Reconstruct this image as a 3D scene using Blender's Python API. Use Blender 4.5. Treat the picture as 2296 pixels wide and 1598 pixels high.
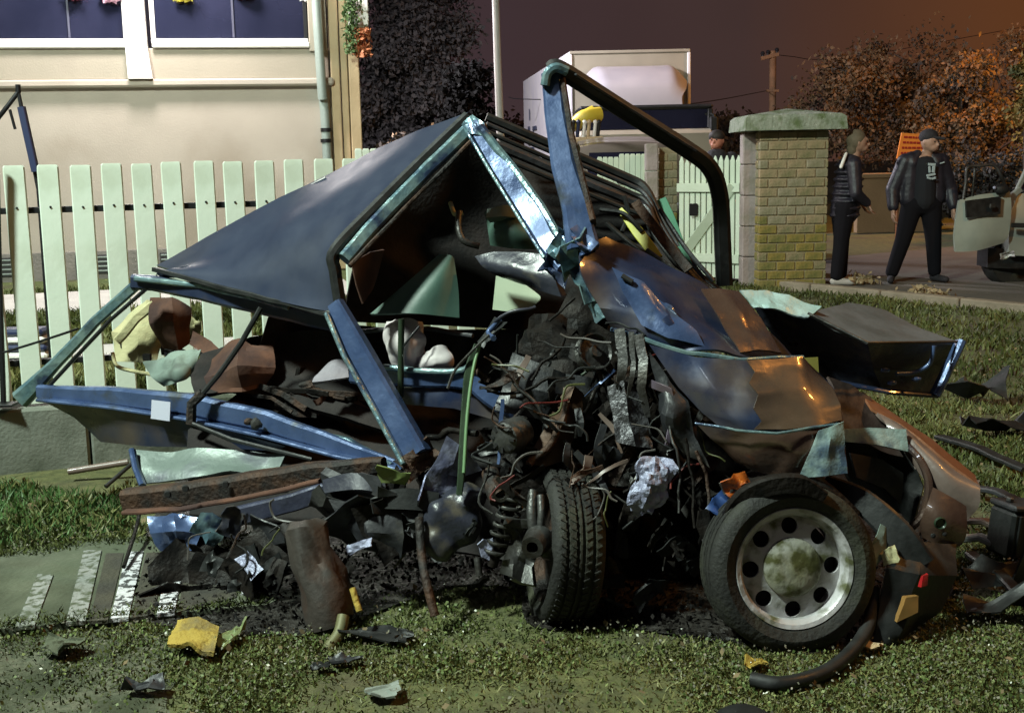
import bpy, bmesh, math, random
import numpy as np
from mathutils import Vector, Matrix, noise
random.seed(7); np.random.seed(7)
for o in list(bpy.data.objects): bpy.data.objects.remove(o)
SC = bpy.context.scene; C = SC.collection
R = math.radians
# ------------------------------------------------------------------ camera
CAMZ = 1.45; FV = 2663.0; PITCH = R(9.35); ROLL = R(-1.2)
cd = bpy.data.cameras.new('camera'); cam = bpy.data.objects.new('camera', cd); C.objects.link(cam)
cd.sensor_width = 36; cd.lens = 36*FV/2296; cd.clip_end = 800; cd.clip_start = .05
CM = Matrix.Rotation(math.pi/2-PITCH, 3, 'X') @ Matrix.Rotation(ROLL, 3, 'Z')
cam.location = (0, 0, CAMZ); cam.rotation_euler = CM.to_euler()
SC.camera = cam
# ------------------------------------------------------------------ world: dim night sky with town glow
w = bpy.data.worlds.new('World'); SC.world = w; w.use_nodes = True
nt = w.node_tree; N = nt.nodes; L = nt.links
for n in list(N): N.remove(n)
out = N.new('ShaderNodeOutputWorld'); bg = N.new('ShaderNodeBackground'); L.new(bg.outputs[0], out.inputs[0])
tc = N.new('ShaderNodeTexCoord')
dot = N.new('ShaderNodeVectorMath'); dot.operation = 'DOT_PRODUCT'
gd = Vector((.50, .86, .09)).normalized(); dot.inputs[1].default_value = gd
L.new(tc.outputs['Generated'], dot.inputs[0])
cr = N.new('ShaderNodeValToRGB'); e = cr.color_ramp.elements
e[0].position = .0; e[0].color = (.030, .020, .025, 1)
e[1].position = 1.; e[1].color = (.110, .038, .011, 1)
x = cr.color_ramp.elements.new(.86); x.color = (.054, .033, .037, 1)
x = cr.color_ramp.elements.new(.945); x.color = (.056, .032, .029, 1)
L.new(dot.outputs['Value'], cr.inputs[0])
ns = N.new('ShaderNodeTexNoise'); ns.inputs['Scale'].default_value = 2.2; ns.inputs['Detail'].default_value = 4
L.new(tc.outputs['Generated'], ns.inputs['Vector'])
mr = N.new('ShaderNodeMapRange'); mr.inputs[1].default_value = .3; mr.inputs[2].default_value = .7
mr.inputs[3].default_value = .8; mr.inputs[4].default_value = 1.2; L.new(ns.outputs[0], mr.inputs[0])
mx = N.new('ShaderNodeVectorMath'); mx.operation = 'SCALE'
L.new(cr.outputs[0], mx.inputs[0]); L.new(mr.outputs[0], mx.inputs['Scale']); L.new(mx.outputs[0], bg.inputs[0])
bg.inputs[1].default_value = 1.0
# ------------------------------------------------------------------ moonlight (very weak sun) and exposure
sd = bpy.data.lights.new('moon_light', 'SUN'); sd.energy = .06; sd.angle = R(2); sd.color = (.8, .9, 1)
so = bpy.data.objects.new('moon_light', sd); C.objects.link(so); so.rotation_euler = (R(40), 0, R(-25))
vs = SC.view_settings; SC.display_settings.display_device = 'sRGB'
vs.view_transform = 'Standard'; vs.look = 'None'; vs.exposure = 0.0; vs.gamma = 1; vs.use_curve_mapping = False
SC.render.resolution_x = 1024; SC.render.resolution_y = 712; SC.render.engine = 'CYCLES'

# ------------------------------------------------------------------ helpers
CAM = Vector((0, 0, CAMZ))
def ray(px, py): return CM @ Vector(((px-1148)/FV, (799-py)/FV, -1))
def at(px, py, Y):
    d = ray(px, py); return CAM + d*(Y/d.y)
def gnd(px, py, z=0.):
    d = ray(px, py); return CAM + d*((z-CAMZ)/d.z)
def V3(p): return p if isinstance(p, Vector) else (at(*p) if p[1] > 8 or p[0] > 8 else Vector(p))
def A(lst): return [at(*p) for p in lst]

MATS = {}
def mat(name, col, rough=.6, metal=0., col2=None, scale=8., bump=0., bscale=40., coat=0., emit=None, estr=0., spec=.5, detail=4, lo=.35, hi=.65, trans=0., col3=None, s3=3., lo3=.5, hi3=.7, rvar=0., tl=0.):
    if name in MATS: return MATS[name]
    m = bpy.data.materials.new(name); m.use_nodes = True; t = m.node_tree; n = t.nodes; l = t.links
    b = n['Principled BSDF']
    def c4(c): return (c[0], c[1], c[2], 1)
    b.inputs['Base Color'].default_value = c4(col); b.inputs['Roughness'].default_value = rough
    b.inputs['Metallic'].default_value = metal; b.inputs['Coat Weight'].default_value = coat; b.inputs['Coat Roughness'].default_value = .06
    b.inputs['Specular IOR Level'].default_value = spec; b.inputs['Transmission Weight'].default_value = trans
    tcn = n.new('ShaderNodeTexCoord')
    if col2:
        nz = n.new('ShaderNodeTexNoise'); nz.inputs['Scale'].default_value = scale; nz.inputs['Detail'].default_value = detail
        l.new(tcn.outputs['Object'], nz.inputs['Vector'])
        rp = n.new('ShaderNodeValToRGB'); rp.color_ramp.elements[0].position = lo; rp.color_ramp.elements[1].position = hi
        rp.color_ramp.elements[0].color = c4(col); rp.color_ramp.elements[1].color = c4(col2)
        l.new(nz.outputs[0], rp.inputs[0]); src = rp.outputs[0]
        if col3:
            n3 = n.new('ShaderNodeTexNoise'); n3.inputs['Scale'].default_value = s3; n3.inputs['Detail'].default_value = 6
            l.new(tcn.outputs['Object'], n3.inputs['Vector'])
            r3 = n.new('ShaderNodeMapRange'); r3.inputs[1].default_value = lo3; r3.inputs[2].default_value = hi3; l.new(n3.outputs[0], r3.inputs[0])
            mm = n.new('ShaderNodeMix'); mm.data_type = 'RGBA'; l.new(r3.outputs[0], mm.inputs[0]); l.new(src, mm.inputs[6]); mm.inputs[7].default_value = c4(col3)
            src = mm.outputs[2]
        l.new(src, b.inputs['Base Color'])
    if rvar:
        nr = n.new('ShaderNodeTexNoise'); nr.inputs['Scale'].default_value = 9; nr.inputs['Detail'].default_value = 6
        l.new(tcn.outputs['Object'], nr.inputs['Vector'])
        rr = n.new('ShaderNodeMapRange'); rr.inputs[1].default_value = .35; rr.inputs[2].default_value = .7
        rr.inputs[3].default_value = max(0, rough-rvar); rr.inputs[4].default_value = min(1, rough+rvar)
        l.new(nr.outputs[0], rr.inputs[0]); l.new(rr.outputs[0], b.inputs['Roughness'])
    if bump:
        nb = n.new('ShaderNodeTexNoise'); nb.inputs['Scale'].default_value = bscale; nb.inputs['Detail'].default_value = 5
        l.new(tcn.outputs['Object'], nb.inputs['Vector'])
        bp = n.new('ShaderNodeBump'); bp.inputs['Strength'].default_value = bump; bp.inputs['Distance'].default_value = .02
        l.new(nb.outputs[0], bp.inputs['Height']); l.new(bp.outputs[0], b.inputs['Normal'])
    if emit:
        b.inputs['Emission Color'].default_value = c4(emit); b.inputs['Emission Strength'].default_value = estr
    MATS[name] = m; return m

def wloc(o):
    v = Vector((0, 0, 0))
    while o is not None: v += o.location; o = o.parent
    return v
def obj(name, verts, faces, m, parent=None, smooth=None, kind=None, local=False):
    off = Vector((0, 0, 0)) if (local or parent is None) else wloc(parent)
    me = bpy.data.meshes.new(name)
    me.from_pydata([tuple(Vector(v)-off) for v in verts], [], faces); me.update()
    if m:
        for q in (m if isinstance(m, list) else [m]): me.materials.append(q)
    o = bpy.data.objects.new(name, me); C.objects.link(o)
    if parent: o.parent = parent
    if smooth is not None:
        me.polygons.foreach_set('use_smooth', [True]*len(me.polygons))
        me.set_sharp_from_angle(angle=R(smooth))
    if kind: o['kind'] = kind
    return o
def empty(name, loc=(0, 0, 0), label=None, cat=None, group=None):
    o = bpy.data.objects.new(name, None); C.objects.link(o); o.location = loc; o.empty_display_size = .1
    return tag(o, label, cat, group)
def tag(o, label=None, cat=None, group=None, kind=None):
    if label: o['label'] = label
    if cat: o['category'] = cat
    if group: o['group'] = group
    if kind: o['kind'] = kind
    return o
class MB:
    def __init__(s): s.v = []; s.f = []
    def add(s, v, f):
        k = len(s.v); s.v += [Vector(q) for q in v]; s.f += [tuple(i+k for i in q) for q in f]; return s
    def build(s, name, m, parent=None, smooth=None, kind=None, local=False):
        return obj(name, s.v, s.f, m, parent, smooth, kind, local)
def g_box(c, s, rot=None, ch=None):
    """box with chamfered edges, centre c, size s"""
    bm = bmesh.new(); bmesh.ops.create_cube(bm, size=1)
    for v in bm.verts: v.co = Vector((v.co.x*s[0], v.co.y*s[1], v.co.z*s[2]))
    if ch: bmesh.ops.bevel(bm, geom=bm.edges[:], offset=ch, segments=1, affect='EDGES')
    M = rot if rot is not None else Matrix.Identity(3)
    v = [M @ q.co + Vector(c) for q in bm.verts]; bm.verts.index_update()
    f = [tuple(q.index for q in p.verts) for p in bm.faces]; bm.free(); return v, f
def frame(pts, ref):
    out = []
    for i, p in enumerate(pts):
        a = pts[max(0, i-1)]; b = pts[min(len(pts)-1, i+1)]
        t = (b-a).normalized(); n = ref - t*ref.dot(t)
        if n.length < 1e-4: n = Vector((0, 0, 1)) - t*t.z
        n.normalize(); out.append((t, n, t.cross(n)))
    return out
def g_sweep(pts, prof, ref=Vector((0, -1, 0)), scales=None, closed_caps=True, twist=None):
    """prof: list of (s,n) offsets"""
    fr = frame(pts, ref); v = []; f = []; k = len(prof)
    for i, (p, (t, n, s)) in enumerate(zip(pts, fr)):
        sc = scales[i] if scales else 1
        if twist:
            a = twist[i]; n, s = n*math.cos(a)+s*math.sin(a), s*math.cos(a)-n*math.sin(a)
        v += [p + s*(a*sc) + n*(b*sc) for a, b in prof]
    for i in range(len(pts)-1):
        for j in range(k):
            f.append((i*k+j, i*k+(j+1) % k, (i+1)*k+(j+1) % k, (i+1)*k+j))
    f.append(tuple(range(k-1, -1, -1))); f.append(tuple(range((len(pts)-1)*k, len(pts)*k)))
    return v, f
def rectprof(w, h, c=.12):
    a = w/2; b = h/2; q = min(w, h)*c
    return [(-a+q, -b), (a-q, -b), (a, -b+q), (a, b-q), (a-q, b), (-a+q, b), (-a, b-q), (-a, -b+q)]
def circ(r, n=10): return [(r*math.cos(2*math.pi*i/n), r*math.sin(2*math.pi*i/n)) for i in range(n)]
def catmull(pts, n):
    out = []
    P = [pts[0]*2-pts[1]] + list(pts) + [pts[-1]*2-pts[-2]]
    for i in range(1, len(P)-2):
        for j in range(n):
            t = j/n
            out.append(.5*((2*P[i]) + (P[i+1]-P[i-1])*t + (2*P[i-1]-5*P[i]+4*P[i+1]-P[i+2])*t*t + (3*P[i]-P[i-1]-3*P[i+1]+P[i+2])*t**3))
    out.append(P[-2].copy()); return out
def lin(pts, n):
    out = []
    for a, b in zip(pts[:-1], pts[1:]):
        for j in range(n): out.append(a.lerp(b, j/n))
    out.append(pts[-1].copy()); return out
def bar(name, pts, wd, th, m, parent, c=.14, sm=0, jit=0, smooth=35, scales=None, twist=None, ref=Vector((0, -1, 0))):
    P = A(pts) if not isinstance(pts[0], Vector) else pts
    if sm: P = catmull(P, sm)
    if jit:
        if not sm: P = lin(P, 5)
        P = [p + noise.noise_vector(p*9)*jit for p in P]
    if scales and len(scales) != len(P): scales = list(np.interp(np.linspace(0, 1, len(P)), np.linspace(0, 1, len(scales)), scales))
    if twist and len(twist) != len(P): twist = list(np.interp(np.linspace(0, 1, len(P)), np.linspace(0, 1, len(twist)), twist))
    v, f = g_sweep(P, rectprof(wd, th, c), ref, scales, twist=twist)
    return obj(name, v, f, m, parent, smooth)
def tube(name, pts, r, m, parent=None, sm=4, n=8, scales=None, local=False):
    P = [V3(p) for p in pts]
    if sm and len(P) > 2: P = catmull(P, sm)
    if scales and len(scales) != len(P): scales = list(np.interp(np.linspace(0, 1, len(P)), np.linspace(0, 1, len(scales)), scales))
    v, f = g_sweep(P, circ(r, n), Vector((.13, -.9, .3)).normalized(), scales)
    return obj(name, v, f, m, parent, 60, local=local)
def g_patch(rows, n=6, amp=.004, freq=6., th=.006, curve=False, seed=0, amp2=0, f2=25):
    """rows: grid of world points -> solid sheet with thickness"""
    G = [(catmull if curve else lin)(list(r), n) for r in rows]
    cols = list(zip(*G)); cols = [(catmull if curve else lin)(list(c), n) for c in cols]
    nr = len(cols[0]); nc = len(cols)
    P = [[cols[j][i].copy() for j in range(nc)] for i in range(nr)]
    def nrm(i, j):
        a = P[min(nr-1, i+1)][j]-P[max(0, i-1)][j]; b = P[i][min(nc-1, j+1)]-P[i][max(0, j-1)]
        q = a.cross(b)
        if q.length < 1e-9: return Vector((0, -1, 0))
        q.normalize(); return q if q.y < 0 else -q
    Nn = [[nrm(i, j) for j in range(nc)] for i in range(nr)]
    sd_ = Vector((seed*3.7, seed*1.3, seed*.7))
    v = []
    for s in (0, 1):
        for i in range(nr):
            for j in range(nc):
                p = P[i][j]; d = amp*noise.noise(p*freq+sd_)
                if amp2: d += amp2*abs(noise.noise(p*f2+sd_))
                v.append(p + Nn[i][j]*(d - s*th))
    f = []; k = nr*nc
    for i in range(nr-1):
        for j in range(nc-1):
            a = i*nc+j; f.append((a, a+1, a+nc+1, a+nc)); f.append((k+a, k+a+nc, k+a+nc+1, k+a+1))
    rim = [j for j in range(nc)] + [i*nc+nc-1 for i in range(1, nr)] + [(nr-1)*nc+j for j in range(nc-2, -1, -1)] + [i*nc for i in range(nr-2, 0, -1)]
    for a, b in zip(rim, rim[1:]+rim[:1]): f.append((b, a, k+a, k+b))
    return v, f
def sheet(name, rows, m, parent, n=6, amp=.004, freq=6., th=.006, curve=False, seed=0, amp2=0, f2=25, smooth=32):
    rows = [[at(*p) if not isinstance(p, Vector) else p for p in r] for r in rows]
    v, f = g_patch(rows, n, amp, freq, th, curve, seed, amp2, f2)
    return obj(name, v, f, m, parent, smooth)
def g_lathe(prof, n=48, c=(0, 0, 0), rot=None):
    """prof: (r, h) along local -Y axis"""
    v = []; f = []; k = len(prof); M = rot if rot is not None else Matrix.Identity(3)
    for i in range(n):
        a = 2*math.pi*i/n
        for r, h in prof: v.append(M @ Vector((r*math.cos(a), -h, r*math.sin(a))) + Vector(c))
    for i in range(n):
        for j in range(k-1):
            a = i*k+j; b = ((i+1) % n)*k+j; f.append((a, b, b+1, a+1))
    return v, f
def ico(c, r, sub=2, sc=(1, 1, 1), jit=0, fr=3):
    bm = bmesh.new(); bmesh.ops.create_icosphere(bm, subdivisions=sub, radius=1)
    c = Vector(c); v = []
    for q in bm.verts:
        d = q.co.copy(); k = 1+(jit*noise.noise(d*fr+c*5) if jit else 0)
        v.append(c+Vector((d.x*sc[0], d.y*sc[1], d.z*sc[2]))*r*k)
    bm.verts.index_update(); f = [tuple(q.index for q in p.verts) for p in bm.faces]; bm.free(); return v, f
def shard(name, c, size, m, parent, seed=0, crumple=.5, sx=1., sz=1., th=.004, n=4, yaw=None):
    """a torn, folded scrap of sheet metal / plastic"""
    rnd = random.Random(seed*77+5); c = c if isinstance(c, Vector) else at(*c)
    M = Matrix.Rotation(rnd.uniform(-.9, .9) if yaw is None else yaw, 3, 'Y') @ Matrix.Rotation(rnd.uniform(-.7, .7), 3, 'X') @ Matrix.Rotation(rnd.uniform(-.7, .7), 3, 'Z')
    rows = []
    for i in range(4):
        r = []
        for j in range(4):
            p = Vector(((j/3-.5)*size*sx + rnd.uniform(-.1, .1)*size, rnd.uniform(-1, 1)*crumple*size*.35, (.5-i/3)*size*sz + rnd.uniform(-.1, .1)*size))
            r.append(c + M @ p)
        rows.append(r)
    v, f = g_patch(rows, 3, .006*size/.2, 14., th, False, seed)
    return obj(name, v, f, m, parent, 25)

# ------------------------------------------------------------------ materials
ROOFP = mat('matte_slate_blue_roof_paint', (.016, .024, .050), .48, .2, (.019, .028, .056), 3, .04, 14, coat=.08, rvar=.06, col3=(.024, .030, .048), s3=2.5, lo3=.5, hi3=.75)
PAINT = mat('blue_car_paint', (.016, .025, .058), .42, .3, (.021, .032, .072), 5, .05, 18, coat=.3, rvar=.2, col3=(.085, .065, .052), s3=3.5, lo3=.47, hi3=.70)
PAINT2 = mat('blue_paint_inner', (.044, .074, .165), .38, .3, (.060, .096, .20), 9, .15, 30, coat=.2, rvar=.15, col3=(.05, .055, .05), s3=7, lo3=.58, hi3=.72)
SCRAPE_HI = mat('scraped_and_highlit_paint', (.09, .17, .21), .3, .4, (.20, .29, .29), 14, .3, 30, coat=.3, col3=(.03, .05, .10), s3=9, lo3=.5, hi3=.62)  # cyan lamp highlights on edges and bars put into the paint colour
BLK = mat('black_rubber_trim', (.009, .010, .010), .55, 0, (.016, .017, .017), 18, .1, 50, rvar=.15, spec=.35)
PLAS = mat('dark_grey_plastic', (.011, .012, .014), .55, 0, (.024, .025, .029), 8, .2, 40, rvar=.15, col3=(.045, .04, .03), s3=10, lo3=.58, hi3=.75)
BLPL = mat('blue_black_plastic', (.018, .020, .030), .42, 0, (.030, .032, .046), 6, .15, 40, rvar=.15, col3=(.08, .07, .055), s3=11, lo3=.55, hi3=.7)
RUST = mat('rusty_steel', (.032, .018, .012), .7, .3, (.070, .034, .018), 14, .5, 60, col3=(.018, .016, .015), s3=9, lo3=.45, hi3=.6)
STEEL = mat('grimy_bare_steel', (.06, .06, .06), .45, .6, (.10, .10, .095), 9, .2, 60, col3=(.03, .027, .022), s3=7, lo3=.42, hi3=.62)
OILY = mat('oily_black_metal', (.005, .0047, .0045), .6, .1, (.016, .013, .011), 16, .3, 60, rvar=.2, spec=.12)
WHITEM = mat('white_airbag_cloth', (.42, .38, .39), .8, 0, (.52, .48, .47), 10, .1, 20)
FOIL = mat('crumpled_silver_foil', (.24, .25, .36), .5, .2, (.34, .36, .48), 25, .5, 60)
BROWN = mat('brown_upholstery', (.06, .026, .016), .9, 0, (.105, .045, .026), 9, .12, 70, col3=(.035, .015, .012), s3=6, lo3=.5, hi3=.66)
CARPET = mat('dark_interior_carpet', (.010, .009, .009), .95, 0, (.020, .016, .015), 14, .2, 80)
CREAM = mat('cream_foam_padding', (.32, .30, .16), .85, 0, (.42, .39, .22), 8, .4, 30)
GRNPL = mat('grey_green_cloth', (.11, .15, .13), .75, 0, (.18, .235, .20), 7, .12, 30, col3=(.05, .06, .05), s3=8, lo3=.55, hi3=.7)
GREENP = mat('dark_green_trim_panel', (.045, .09, .07), .5, 0, (.06, .115, .09), 4, .05, 30)
GRNMET = mat('green_tinted_strip', (.018, .032, .018), .35, .2, (.035, .055, .03), 10, .1, 30)
YELP = mat('yellow_foam', (.26, .18, .025), .85, 0, (.34, .24, .04), 9, .6, 50, col3=(.13, .10, .04), s3=8, lo3=.55, hi3=.7)
TYRE = mat('worn_tyre_rubber', (.016, .016, .015), .7, 0, (.024, .024, .021), 10, .3, 70, col3=(.040, .042, .026), s3=5, lo3=.48, hi3=.68, spec=.3)
RIM = mat('muddy_silver_wheel', (.42, .41, .42), .45, .25, (.54, .53, .54), 6, .25, 30, col3=(.10, .105, .05), s3=15, lo3=.48, hi3=.66)
CAPM = mat('muddy_hub_cap', (.34, .34, .31), .5, .15, (.24, .24, .15), 8, .25, 30, col3=(.08, .082, .028), s3=20, lo3=.44, hi3=.58)
HOLE = mat('wheel_opening_black', (.006, .006, .006), .8)
AMBER = mat('amber_lens', (.36, .085, .01), .2, 0, (.24, .05, .01), 20, .4, 30, coat=.6)
REDL = mat('red_lens', (.30, .01, .012), .15, coat=.6)
BROWNREF = mat('brown_paint_and_reflection', (.075, .046, .034), .26, .35, (.10, .060, .042), 5, .2, 20, coat=.5, rvar=.15, col3=(.03, .03, .04), s3=4, lo3=.5, hi3=.7)  # brown parts; on bonnet strip and wing lip a lamp reflection coloured in
GREYP = mat('grey_brown_bumper_plastic', (.13, .098, .083), .4, 0, (.165, .125, .108), 6, .1, 30, coat=.2, col3=(.10, .06, .04), s3=5, lo3=.55, hi3=.72)
ORNG = mat('orange_paint_and_lamplight', (.20, .075, .028), .4, .1, (.20, .08, .04), 9, .2, 30)
FENCEM = mat('pale_mint_fence_paint', (.57, .655, .56), .6, 0, (.63, .70, .61), 5, .05, 60, col3=(.40, .45, .34), s3=3.2, lo3=.5, hi3=.78)
CONC = mat('mossy_concrete', (.13, .145, .12), .9, 0, (.19, .20, .17), 4, .25, 60, col3=(.055, .065, .045), s3=2.6, lo3=.45, hi3=.68)
CONC2 = mat('pale_mossy_slab', (.060, .072, .042), .9, 0, (.10, .108, .072), 3, .4, 40, col3=(.026, .032, .015), s3=2.2, lo3=.42, hi3=.62)
PLASTER = mat('beige_house_plaster', (.37, .325, .275), .9, 0, (.42, .37, .315), 1.2, .15, 60, col3=(.30, .255, .205), s3=.9, lo3=.48, hi3=.7)
PLAST2 = mat('grey_beige_parapet', (.30, .27, .215), .9, 0, (.34, .30, .24), 1.5, .15, 60, col3=(.25, .22, .18), s3=.8)
WHITEP = mat('white_gloss_paint', (.74, .72, .68), .45, 0, (.8, .78, .74), 3, .05, 30)
CLAPB = mat('tan_corner_board', (.42, .31, .18), .7, 0, (.50, .38, .23), 3, .2, 30)
PIPEM = mat('grey_green_downpipe', (.24, .29, .27), .5, .1, (.29, .34, .31), 3, .1, 30)
GLASSN = mat('dark_window_glass', (.012, .014, .03), .04, 0, (.02, .022, .045), 1.5, spec=.9)
ROOMM = mat('dim_room_interior', (.05, .045, .075), .8, 0, (.09, .08, .11), .8)
DARKM = mat('dark_metal_rail', (.015, .015, .017), .5, .5)
NAVYP = mat('navy_sleeve', (.02, .028, .075), .45)
BLACKC = mat('black_cloth', (.012, .011, .014), .85, 0, (.02, .018, .022), 12, .3, 30)
NAVYC = mat('dark_navy_jacket', (.010, .0095, .016), .5, 0, (.020, .018, .028), 10, .3, 20)
TROU = mat('black_trousers', (.005, .0045, .007), .9, spec=.2)
TEEM = mat('black_tshirt', (.008, .009, .013), .9)
PRINT = mat('pale_shirt_print', (.35, .42, .44), .7)
SKIN = mat('skin', (.36, .21, .15), .55, 0, (.40, .24, .17), 12)
HAIR = mat('dark_hair', (.02, .015, .012), .7)
HAIR2 = mat('light_brown_hair', (.10, .08, .05), .75, 0, (.14, .11, .07), 20)
SHOE = mat('pale_grey_shoe', (.4, .38, .35), .6)
BARK = mat('bark', (.05, .035, .025), .9, 0, (.08, .055, .04), 10, .6, 40)

# ================================================================== SETTING
def grid_obj(name, xs, ys, zf, m, kind='structure'):
    nx, ny = len(xs), len(ys)
    v = [(x_, y_, zf(x_, y_)) for y_ in ys for x_ in xs]
    f = [(j*nx+i, j*nx+i+1, (j+1)*nx+i+1, (j+1)*nx+i) for j in range(ny-1) for i in range(nx-1)]
    o = obj(name, v, f, m, None, 60); o['kind'] = kind; return o
SOILG = mat('lawn_soil', (.050, .058, .018), .95, 0, (.095, .098, .034), 14, .8, 30, col3=(.055, .045, .026), s3=1.6, lo3=.48, hi3=.66)
def gz(x_, y_): return .018*noise.noise(Vector((x_*1.3, y_*1.3, 3))) + .006*noise.noise(Vector((x_*5, y_*5, 1)))
xs = list(np.concatenate([np.linspace(-90, -5, 18), np.linspace(-4.6, 6.6, 150), np.linspace(8, 90, 18)]))
ys = list(np.concatenate([[-20, -5], np.linspace(0, 9, 110), np.linspace(9.4, 20, 20), np.linspace(24, 240, 12)]))
def gz2(x_, y_):
    k = 1 if (-4.7 < x_ < 6.7 and -.1 < y_ < 12) else 0
    return gz(x_, y_)*k - (.0 if k else .02)
ground = grid_obj('ground', xs, ys, gz2, SOILG)
# road beyond the lawn (kerb line runs slightly nearer towards the right)
k0 = gnd(1840, 655); k1 = gnd(2310, 703)
kd = (k1-k0).normalized(); kn = Vector((-kd.y, kd.x, 0))
ASPH = mat('worn_road_asphalt', (.085, .08, .065), .85, 0, (.12, .11, .09), 1.6, .5, 25, col3=(.05, .046, .04), s3=.8, lo3=.5, hi3=.7)
ra = k0-kd*2.6; rb = k0+kd*30
v = [ra+kn*.12, rb+kn*.12, rb+kn*40, ra+kn*40]
rd = obj('road', [Vector((q.x, q.y, .03)) for q in v], [(0, 1, 2, 3)], ASPH); rd['kind'] = 'structure'
KERB = mat('kerb_concrete', (.20, .17, .12), .9, 0, (.27, .23, .17), 5, .4, 40)
kroot = empty('kerb', k0-kd*1.2); kroot['kind'] = 'structure'
for i in range(16):
    c = k0 + kd*(-1.0+i*.92+.44)
    ang = math.atan2(kd.y, kd.x)
    obj('kerb_stone', *g_box((c.x, c.y, .03), (.9, .13, .11), Matrix.Rotation(ang, 3, 'Z'), .012), KERB, kroot)
# dark soil under the wreck, its shadow put into the colour
SHADES = mat('shaded_soil', (.008, .007, .006), .55, 0, (.022, .018, .014), 9, .9, 40, rvar=.25)
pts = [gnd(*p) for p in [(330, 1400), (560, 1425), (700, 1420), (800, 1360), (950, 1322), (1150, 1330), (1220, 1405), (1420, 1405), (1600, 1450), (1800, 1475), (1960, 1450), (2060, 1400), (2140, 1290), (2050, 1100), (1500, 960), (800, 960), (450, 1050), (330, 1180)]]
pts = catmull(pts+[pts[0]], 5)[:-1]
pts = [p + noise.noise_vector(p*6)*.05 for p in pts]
SHADEP = [Vector(p) for p in pts]
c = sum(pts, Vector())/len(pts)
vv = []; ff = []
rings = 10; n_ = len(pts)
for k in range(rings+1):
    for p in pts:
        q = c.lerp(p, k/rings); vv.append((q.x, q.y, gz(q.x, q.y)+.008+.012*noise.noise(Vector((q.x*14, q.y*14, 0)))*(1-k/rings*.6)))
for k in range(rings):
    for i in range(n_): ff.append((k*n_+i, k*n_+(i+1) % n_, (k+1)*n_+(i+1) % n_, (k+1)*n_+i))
shade_patch = obj('soil_shade_patch', vv, ff, SHADES, None, 60); shade_patch['kind'] = 'structure'
# concrete crossing slab with painted stripes, lower left
sl = [gnd(*p) for p in [(-120, 1440), (600, 1372), (560, 1212), (200, 1222), (90, 1246), (-120, 1270)]]
def prism(poly, z0, z1):
    n_ = len(poly); v = [(p.x, p.y, z0) for p in poly]+[(p.x, p.y, z1) for p in poly]
    f = [tuple(range(n_-1, -1, -1)), tuple(range(n_, 2*n_))]+[(i, (i+1) % n_, n_+(i+1) % n_, n_+i) for i in range(n_)]
    return v, f
path = obj('path', *prism(sl, -.05, .028), CONC2); path['kind'] = 'structure'
STR = mat('chipped_white_stripe', (.55, .54, .58), .7, 0, (.50, .50, .52), 6, .6, 60, col3=(.05, .05, .05), s3=42, lo3=.52, hi3=.56)
STRD = mat('faded_stripe', (.16, .17, .15), .8, 0, (.25, .25, .24), 6, .5, 60, col3=(.06, .07, .04), s3=30, lo3=.46, hi3=.58)
DKST = mat('dark_stripe_asphalt', (.030, .028, .022), .9, 0, (.05, .045, .03), 8, .6, 60)
for q, m_ in [([(85, 1290), (120, 1290), (78, 1404), (34, 1408)], STRD), ([(188, 1236), (228, 1236), (192, 1394), (148, 1398)], STRD), ([(284, 1240), (322, 1238), (288, 1386), (248, 1390)], STR), ([(382, 1238), (418, 1236), (392, 1374), (352, 1378)], STR), ([(565, 1225), (580, 1225), (585, 1330), (540, 1334)], STR)]:
    p = [gnd(x_, y_, .028) for x_, y_ in q]; obj('painted_stripe', *prism(p, .02, .034), m_, path)
for q in [[(238, 1242), (278, 1241), (242, 1391), (200, 1394)], [(328, 1240), (376, 1240), (344, 1380), (294, 1386)], [(424, 1238), (556, 1230), (530, 1340), (398, 1374)]]:
    p = [gnd(x_, y_, .028) for x_, y_ in q]; obj('dark_band', *prism(p, .02, .032), DKST, path)
ap = [gnd(*p) for p in [(-160, 1440), (330, 1412), (400, 1500), (330, 1660), (-160, 1680)]]
apc = sum(ap, Vector())/len(ap); apv = []; apf = []
apr = catmull(ap+[ap[0]], 8)[:-1]; na = len(apr)
for k in range(13):
    for p in apr: q_ = apc.lerp(p+noise.noise_vector(p*7)*.06, k/12); apv.append((q_.x, q_.y, .0035+.004*noise.noise(Vector((q_.x*9, q_.y*9, 4)))))
for k in range(12):
    for i in range(na): apf.append((k*na+i, k*na+(i+1) % na, (k+1)*na+(i+1) % na, (k+1)*na+i))
apo = obj('path_apron', apv, apf, mat('worn_gritty_apron', (.055, .062, .036), .95, 0, (.10, .10, .065), 30, .7, 60, col3=(.03, .036, .016), s3=4, lo3=.42, hi3=.6), None, 60); apo['kind'] = 'structure'
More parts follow.
